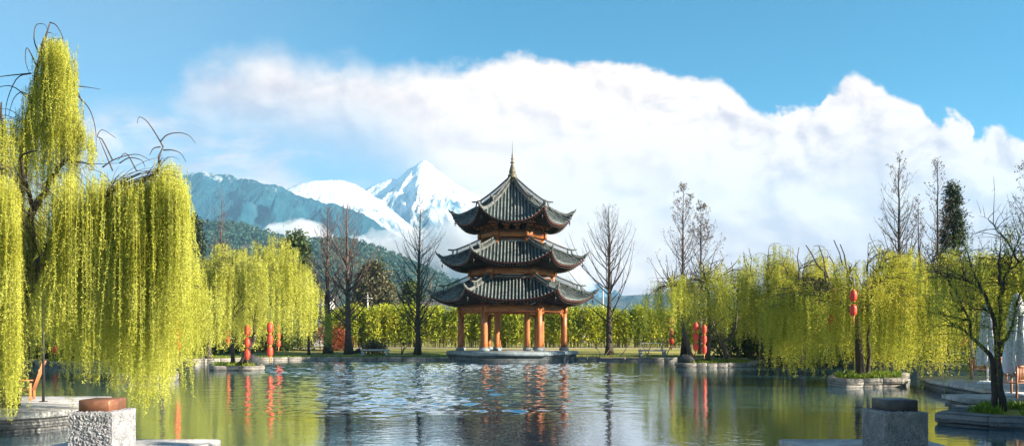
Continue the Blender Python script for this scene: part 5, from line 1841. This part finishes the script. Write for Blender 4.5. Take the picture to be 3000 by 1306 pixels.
def curve_of(pts, x, ylo, yhi):
    """pts in picture columns/rows (2575 wide) -> curve of elevation against azimuth"""
    n = nd(nt, 'ShaderNodeFloatCurve')
    cm = n.mapping
    cm.use_clip = False
    P = []
    for X_, Y_ in pts:
        uu = (X_ / .85833 - CX) / F
        P.append(((uu + .8) / 1.6, Y_))
    c_ = cm.curves[0]
    c_.points[0].location = P[0]
    c_.points[1].location = P[-1]
    for p in P[1:-1]:
        c_.points.new(*p)
    cm.update()
    f = math_(nt, 'MULTIPLY_ADD', x, 1 / 1.6, .5, clamp=True)
    lk(nt, f, n.inputs['Value'])
    return n.outputs[0]


def rowv(Y_):
    return (HY - Y_ / .85833) / F


n_big = noise_(nt, uv, 7.0, 2, .5)
n_mid = noise_(nt, uv, 22.0, 8, .58)
n_fin = noise_(nt, uv, 70.0, 4, .6)
u2 = math_(nt, 'ADD', u, math_(nt, 'MULTIPLY', math_(nt, 'SUBTRACT', n_mid, .5), .06))
top = curve_of([(x_, rowv(y__)) for x_, y__ in ((-60, 560), (300, 420), (440, 230), (480, 190), (540, 160), (580, 143), (640, 136), (700, 132), (760, 150), (830, 166), (900, 158), (960, 180), (1050, 172),
                (1130, 168), (1230, 152), (1330, 147), (1440, 149), (1560, 163), (1700, 186), (1800, 210), (1860, 240), (1900, 275), (1940, 290), (1990, 270), (2040, 255),
                (2062, 222), (2100, 204), (2145, 199), (2190, 212), (2240, 222), (2290, 246), (2330, 272), (2352, 312), (2385, 292), (2410, 275), (2425, 310), (2440, 352), (2480, 340), (2530, 322), (2570, 350), (2640, 380))], u2, 0, 1)
d1 = math_(nt, 'SUBTRACT', top, v)
d1 = math_(nt, 'ADD', d1, math_(nt, 'MULTIPLY', math_(nt, 'SUBTRACT', n_mid, .5), .045))
d1 = math_(nt, 'ADD', d1, math_(nt, 'MULTIPLY', math_(nt, 'SUBTRACT', n_fin, .5), .012))
vo = nd(nt, 'ShaderNodeTexVoronoi', feature='SMOOTH_F1')
vo.inputs['Scale'].default_value = 15.0
vo.inputs['Smoothness'].default_value = .35
wrp = nd(nt, 'ShaderNodeVectorMath', operation='ADD')
nz = nd(nt, 'ShaderNodeTexNoise')
nz.inputs['Scale'].default_value = 18.0
nz.inputs['Detail'].default_value = 5
lk(nt, uv, nz.inputs['Vector'])
lk(nt, uv, wrp.inputs[0])
lk(nt, vscale(nt, nz.outputs[1], (.05, .05, 0)), wrp.inputs[1])
lk(nt, wrp.outputs[0], vo.inputs['Vector'])
puff = math_(nt, 'SUBTRACT', .36, vo.outputs[0])
heap = math_(nt, 'ADD', mapr(nt, u, .2, .3), math_(nt, 'MULTIPLY', mapr(nt, u, -.2, -.28), .6), clamp=True)
d1 = math_(nt, 'ADD', d1, math_(nt, 'MULTIPLY', puff, math_(nt, 'MULTIPLY', heap, .028)))
soft = mapr(nt, u, -.45, .12, .05, .007)
m_top = nd(nt, 'ShaderNodeMapRange')
m_top.interpolation_type = 'SMOOTHSTEP'
lk(nt, d1, m_top.inputs[0])
lk(nt, math_(nt, 'MULTIPLY', soft, -.6), m_top.inputs[1])
lk(nt, soft, m_top.inputs[2])
m_top = m_top.outputs[0]
bot = curve_of([(x_, rowv(y__)) for x_, y__ in ((-60, 150), (400, 225), (480, 270), (600, 315), (720, 335), (850, 345), (950, 385), (1020, 430), (1080, 500), (1130, 620), (1200, 860), (2640, 900))], u, 0, 1)
d2 = math_(nt, 'SUBTRACT', v, bot)
d2 = math_(nt, 'ADD', d2, math_(nt, 'MULTIPLY', math_(nt, 'SUBTRACT', n_mid, .5), .05))
m_bot = mapr(nt, d2, -.075, .085)
mask = math_(nt, 'MULTIPLY', m_top, m_bot)
# thin veil and wisps in the left sky
wv = noise_(nt, vscale(nt, uv, (4.5, 15, 1)), 1.3, 6, .6, .5)
wis = mapr(nt, wv, .34, .66, 0, .9)
wreg = math_(nt, 'MULTIPLY', mapr(nt, u, -.1, -.3), math_(nt, 'MULTIPLY', mapr(nt, v, .31, .25), mapr(nt, v, .0, .1)))
wis = math_(nt, 'MULTIPLY', wis, wreg)
veil = math_(nt, 'MULTIPLY', mapr(nt, v, .34, .02, 0, .62), mapr(nt, u, .15, -.3, .35, 1))
veil = math_(nt, 'ADD', veil, mapr(nt, u, .0, -.55, 0, .26), clamp=True)
# clouds continue lightly overhead and behind the viewer
back = math_(nt, 'MULTIPLY', mapr(nt, noise_(nt, tcg, 2.2, 7, .58), .5, .68), mapr(nt, sp.outputs[1], .2, -.1, 0, .7))
mask = math_(nt, 'MAXIMUM', math_(nt, 'MAXIMUM', mask, wis), back)
# relief: light from the upper right on billows of two sizes
def relief_of(scale, det, d, gain, stretch):
    uvs = vscale(nt, uv, stretch)
    off = nd(nt, 'ShaderNodeVectorMath', operation='ADD')
    lk(nt, uvs, off.inputs[0])
    off.inputs[1].default_value = (d * .7, d, 0)
    r1 = noise_(nt, uvs, scale, det, .56, .35)
    r2 = noise_(nt, off.outputs[0], scale, det, .56, .35)
    return math_(nt, 'MULTIPLY', math_(nt, 'SUBTRACT', r1, r2), gain)


near_edge = mapr(nt, d1, .16, .0, .3, 1)
relief = math_(nt, 'ADD', relief_of(6.5, 5, .022, 3.0, (1, 1.5, 1)),
               math_(nt, 'MULTIPLY', relief_of(17.0, 7, .012, 4.6, (1, 1.15, 1)), math_(nt, 'MULTIPLY', near_edge, mapr(nt, u, -.1, .15, .5, 1))))
core = curve_of([(-60, .25), (480, .3), (700, .45), (900, .42), (1100, .68), (1300, .95), (1600, 1.0), (1800, .95), (1950, .75), (2150, .7), (2350, .55), (2640, .4)], u, 0, 1)
rim = mapr(nt, d1, .0, .1, .35, 0)
low = mapr(nt, v, .2, .07, 0, .5)
br = math_(nt, 'ADD', math_(nt, 'ADD', core, relief), rim)
br = math_(nt, 'ADD', br, math_(nt, 'MULTIPLY', math_(nt, 'MULTIPLY', puff, math_(nt, 'MULTIPLY', near_edge, heap)), 1.3))
br = math_(nt, 'SUBTRACT', br, math_(nt, 'MULTIPLY', low, mapr(nt, u, .05, .2)), clamp=True)
WHITE = (3.75, 3.0, 2.5)
SHADE = (2.35, 1.78, 1.75)
cloud = mixc(nt, br, SHADE, WHITE)
skyv = mixc(nt, veil, skyc, (1.75, 1.68, 1.85))
final = mixc(nt, mask, skyv, cloud)
bg = nd(nt, 'ShaderNodeBackground')
bg.inputs[1].default_value = .1
lk(nt, final, bg.inputs[0])
wo = nd(nt, 'ShaderNodeOutputWorld')
lk(nt, bg.outputs[0], wo.inputs[0])

cam = bpy.data.cameras.new('camera')
cam.sensor_width = 36
cam.lens = 36 * F / 3000
cam.shift_y = (HY - 653) / 3000
cam.clip_end = 40000
cam.clip_start = .1
co = bpy.data.objects.new('camera', cam)
co.location = (0, 0, CH)
co.rotation_euler = (math.radians(90), 0, 0)
COL.objects.link(co)
SC.camera = co
SC.view_settings.view_transform = 'Standard'
SC.view_settings.look = 'None'
SC.view_settings.exposure = 1.82
SC.view_settings.gamma = 1
SC.render.engine = 'CYCLES'
SC.cycles.use_denoising = True
SC.cycles.max_bounces = 6
SC.cycles.volume_bounces = 2
SC.cycles.transparent_max_bounces = 8
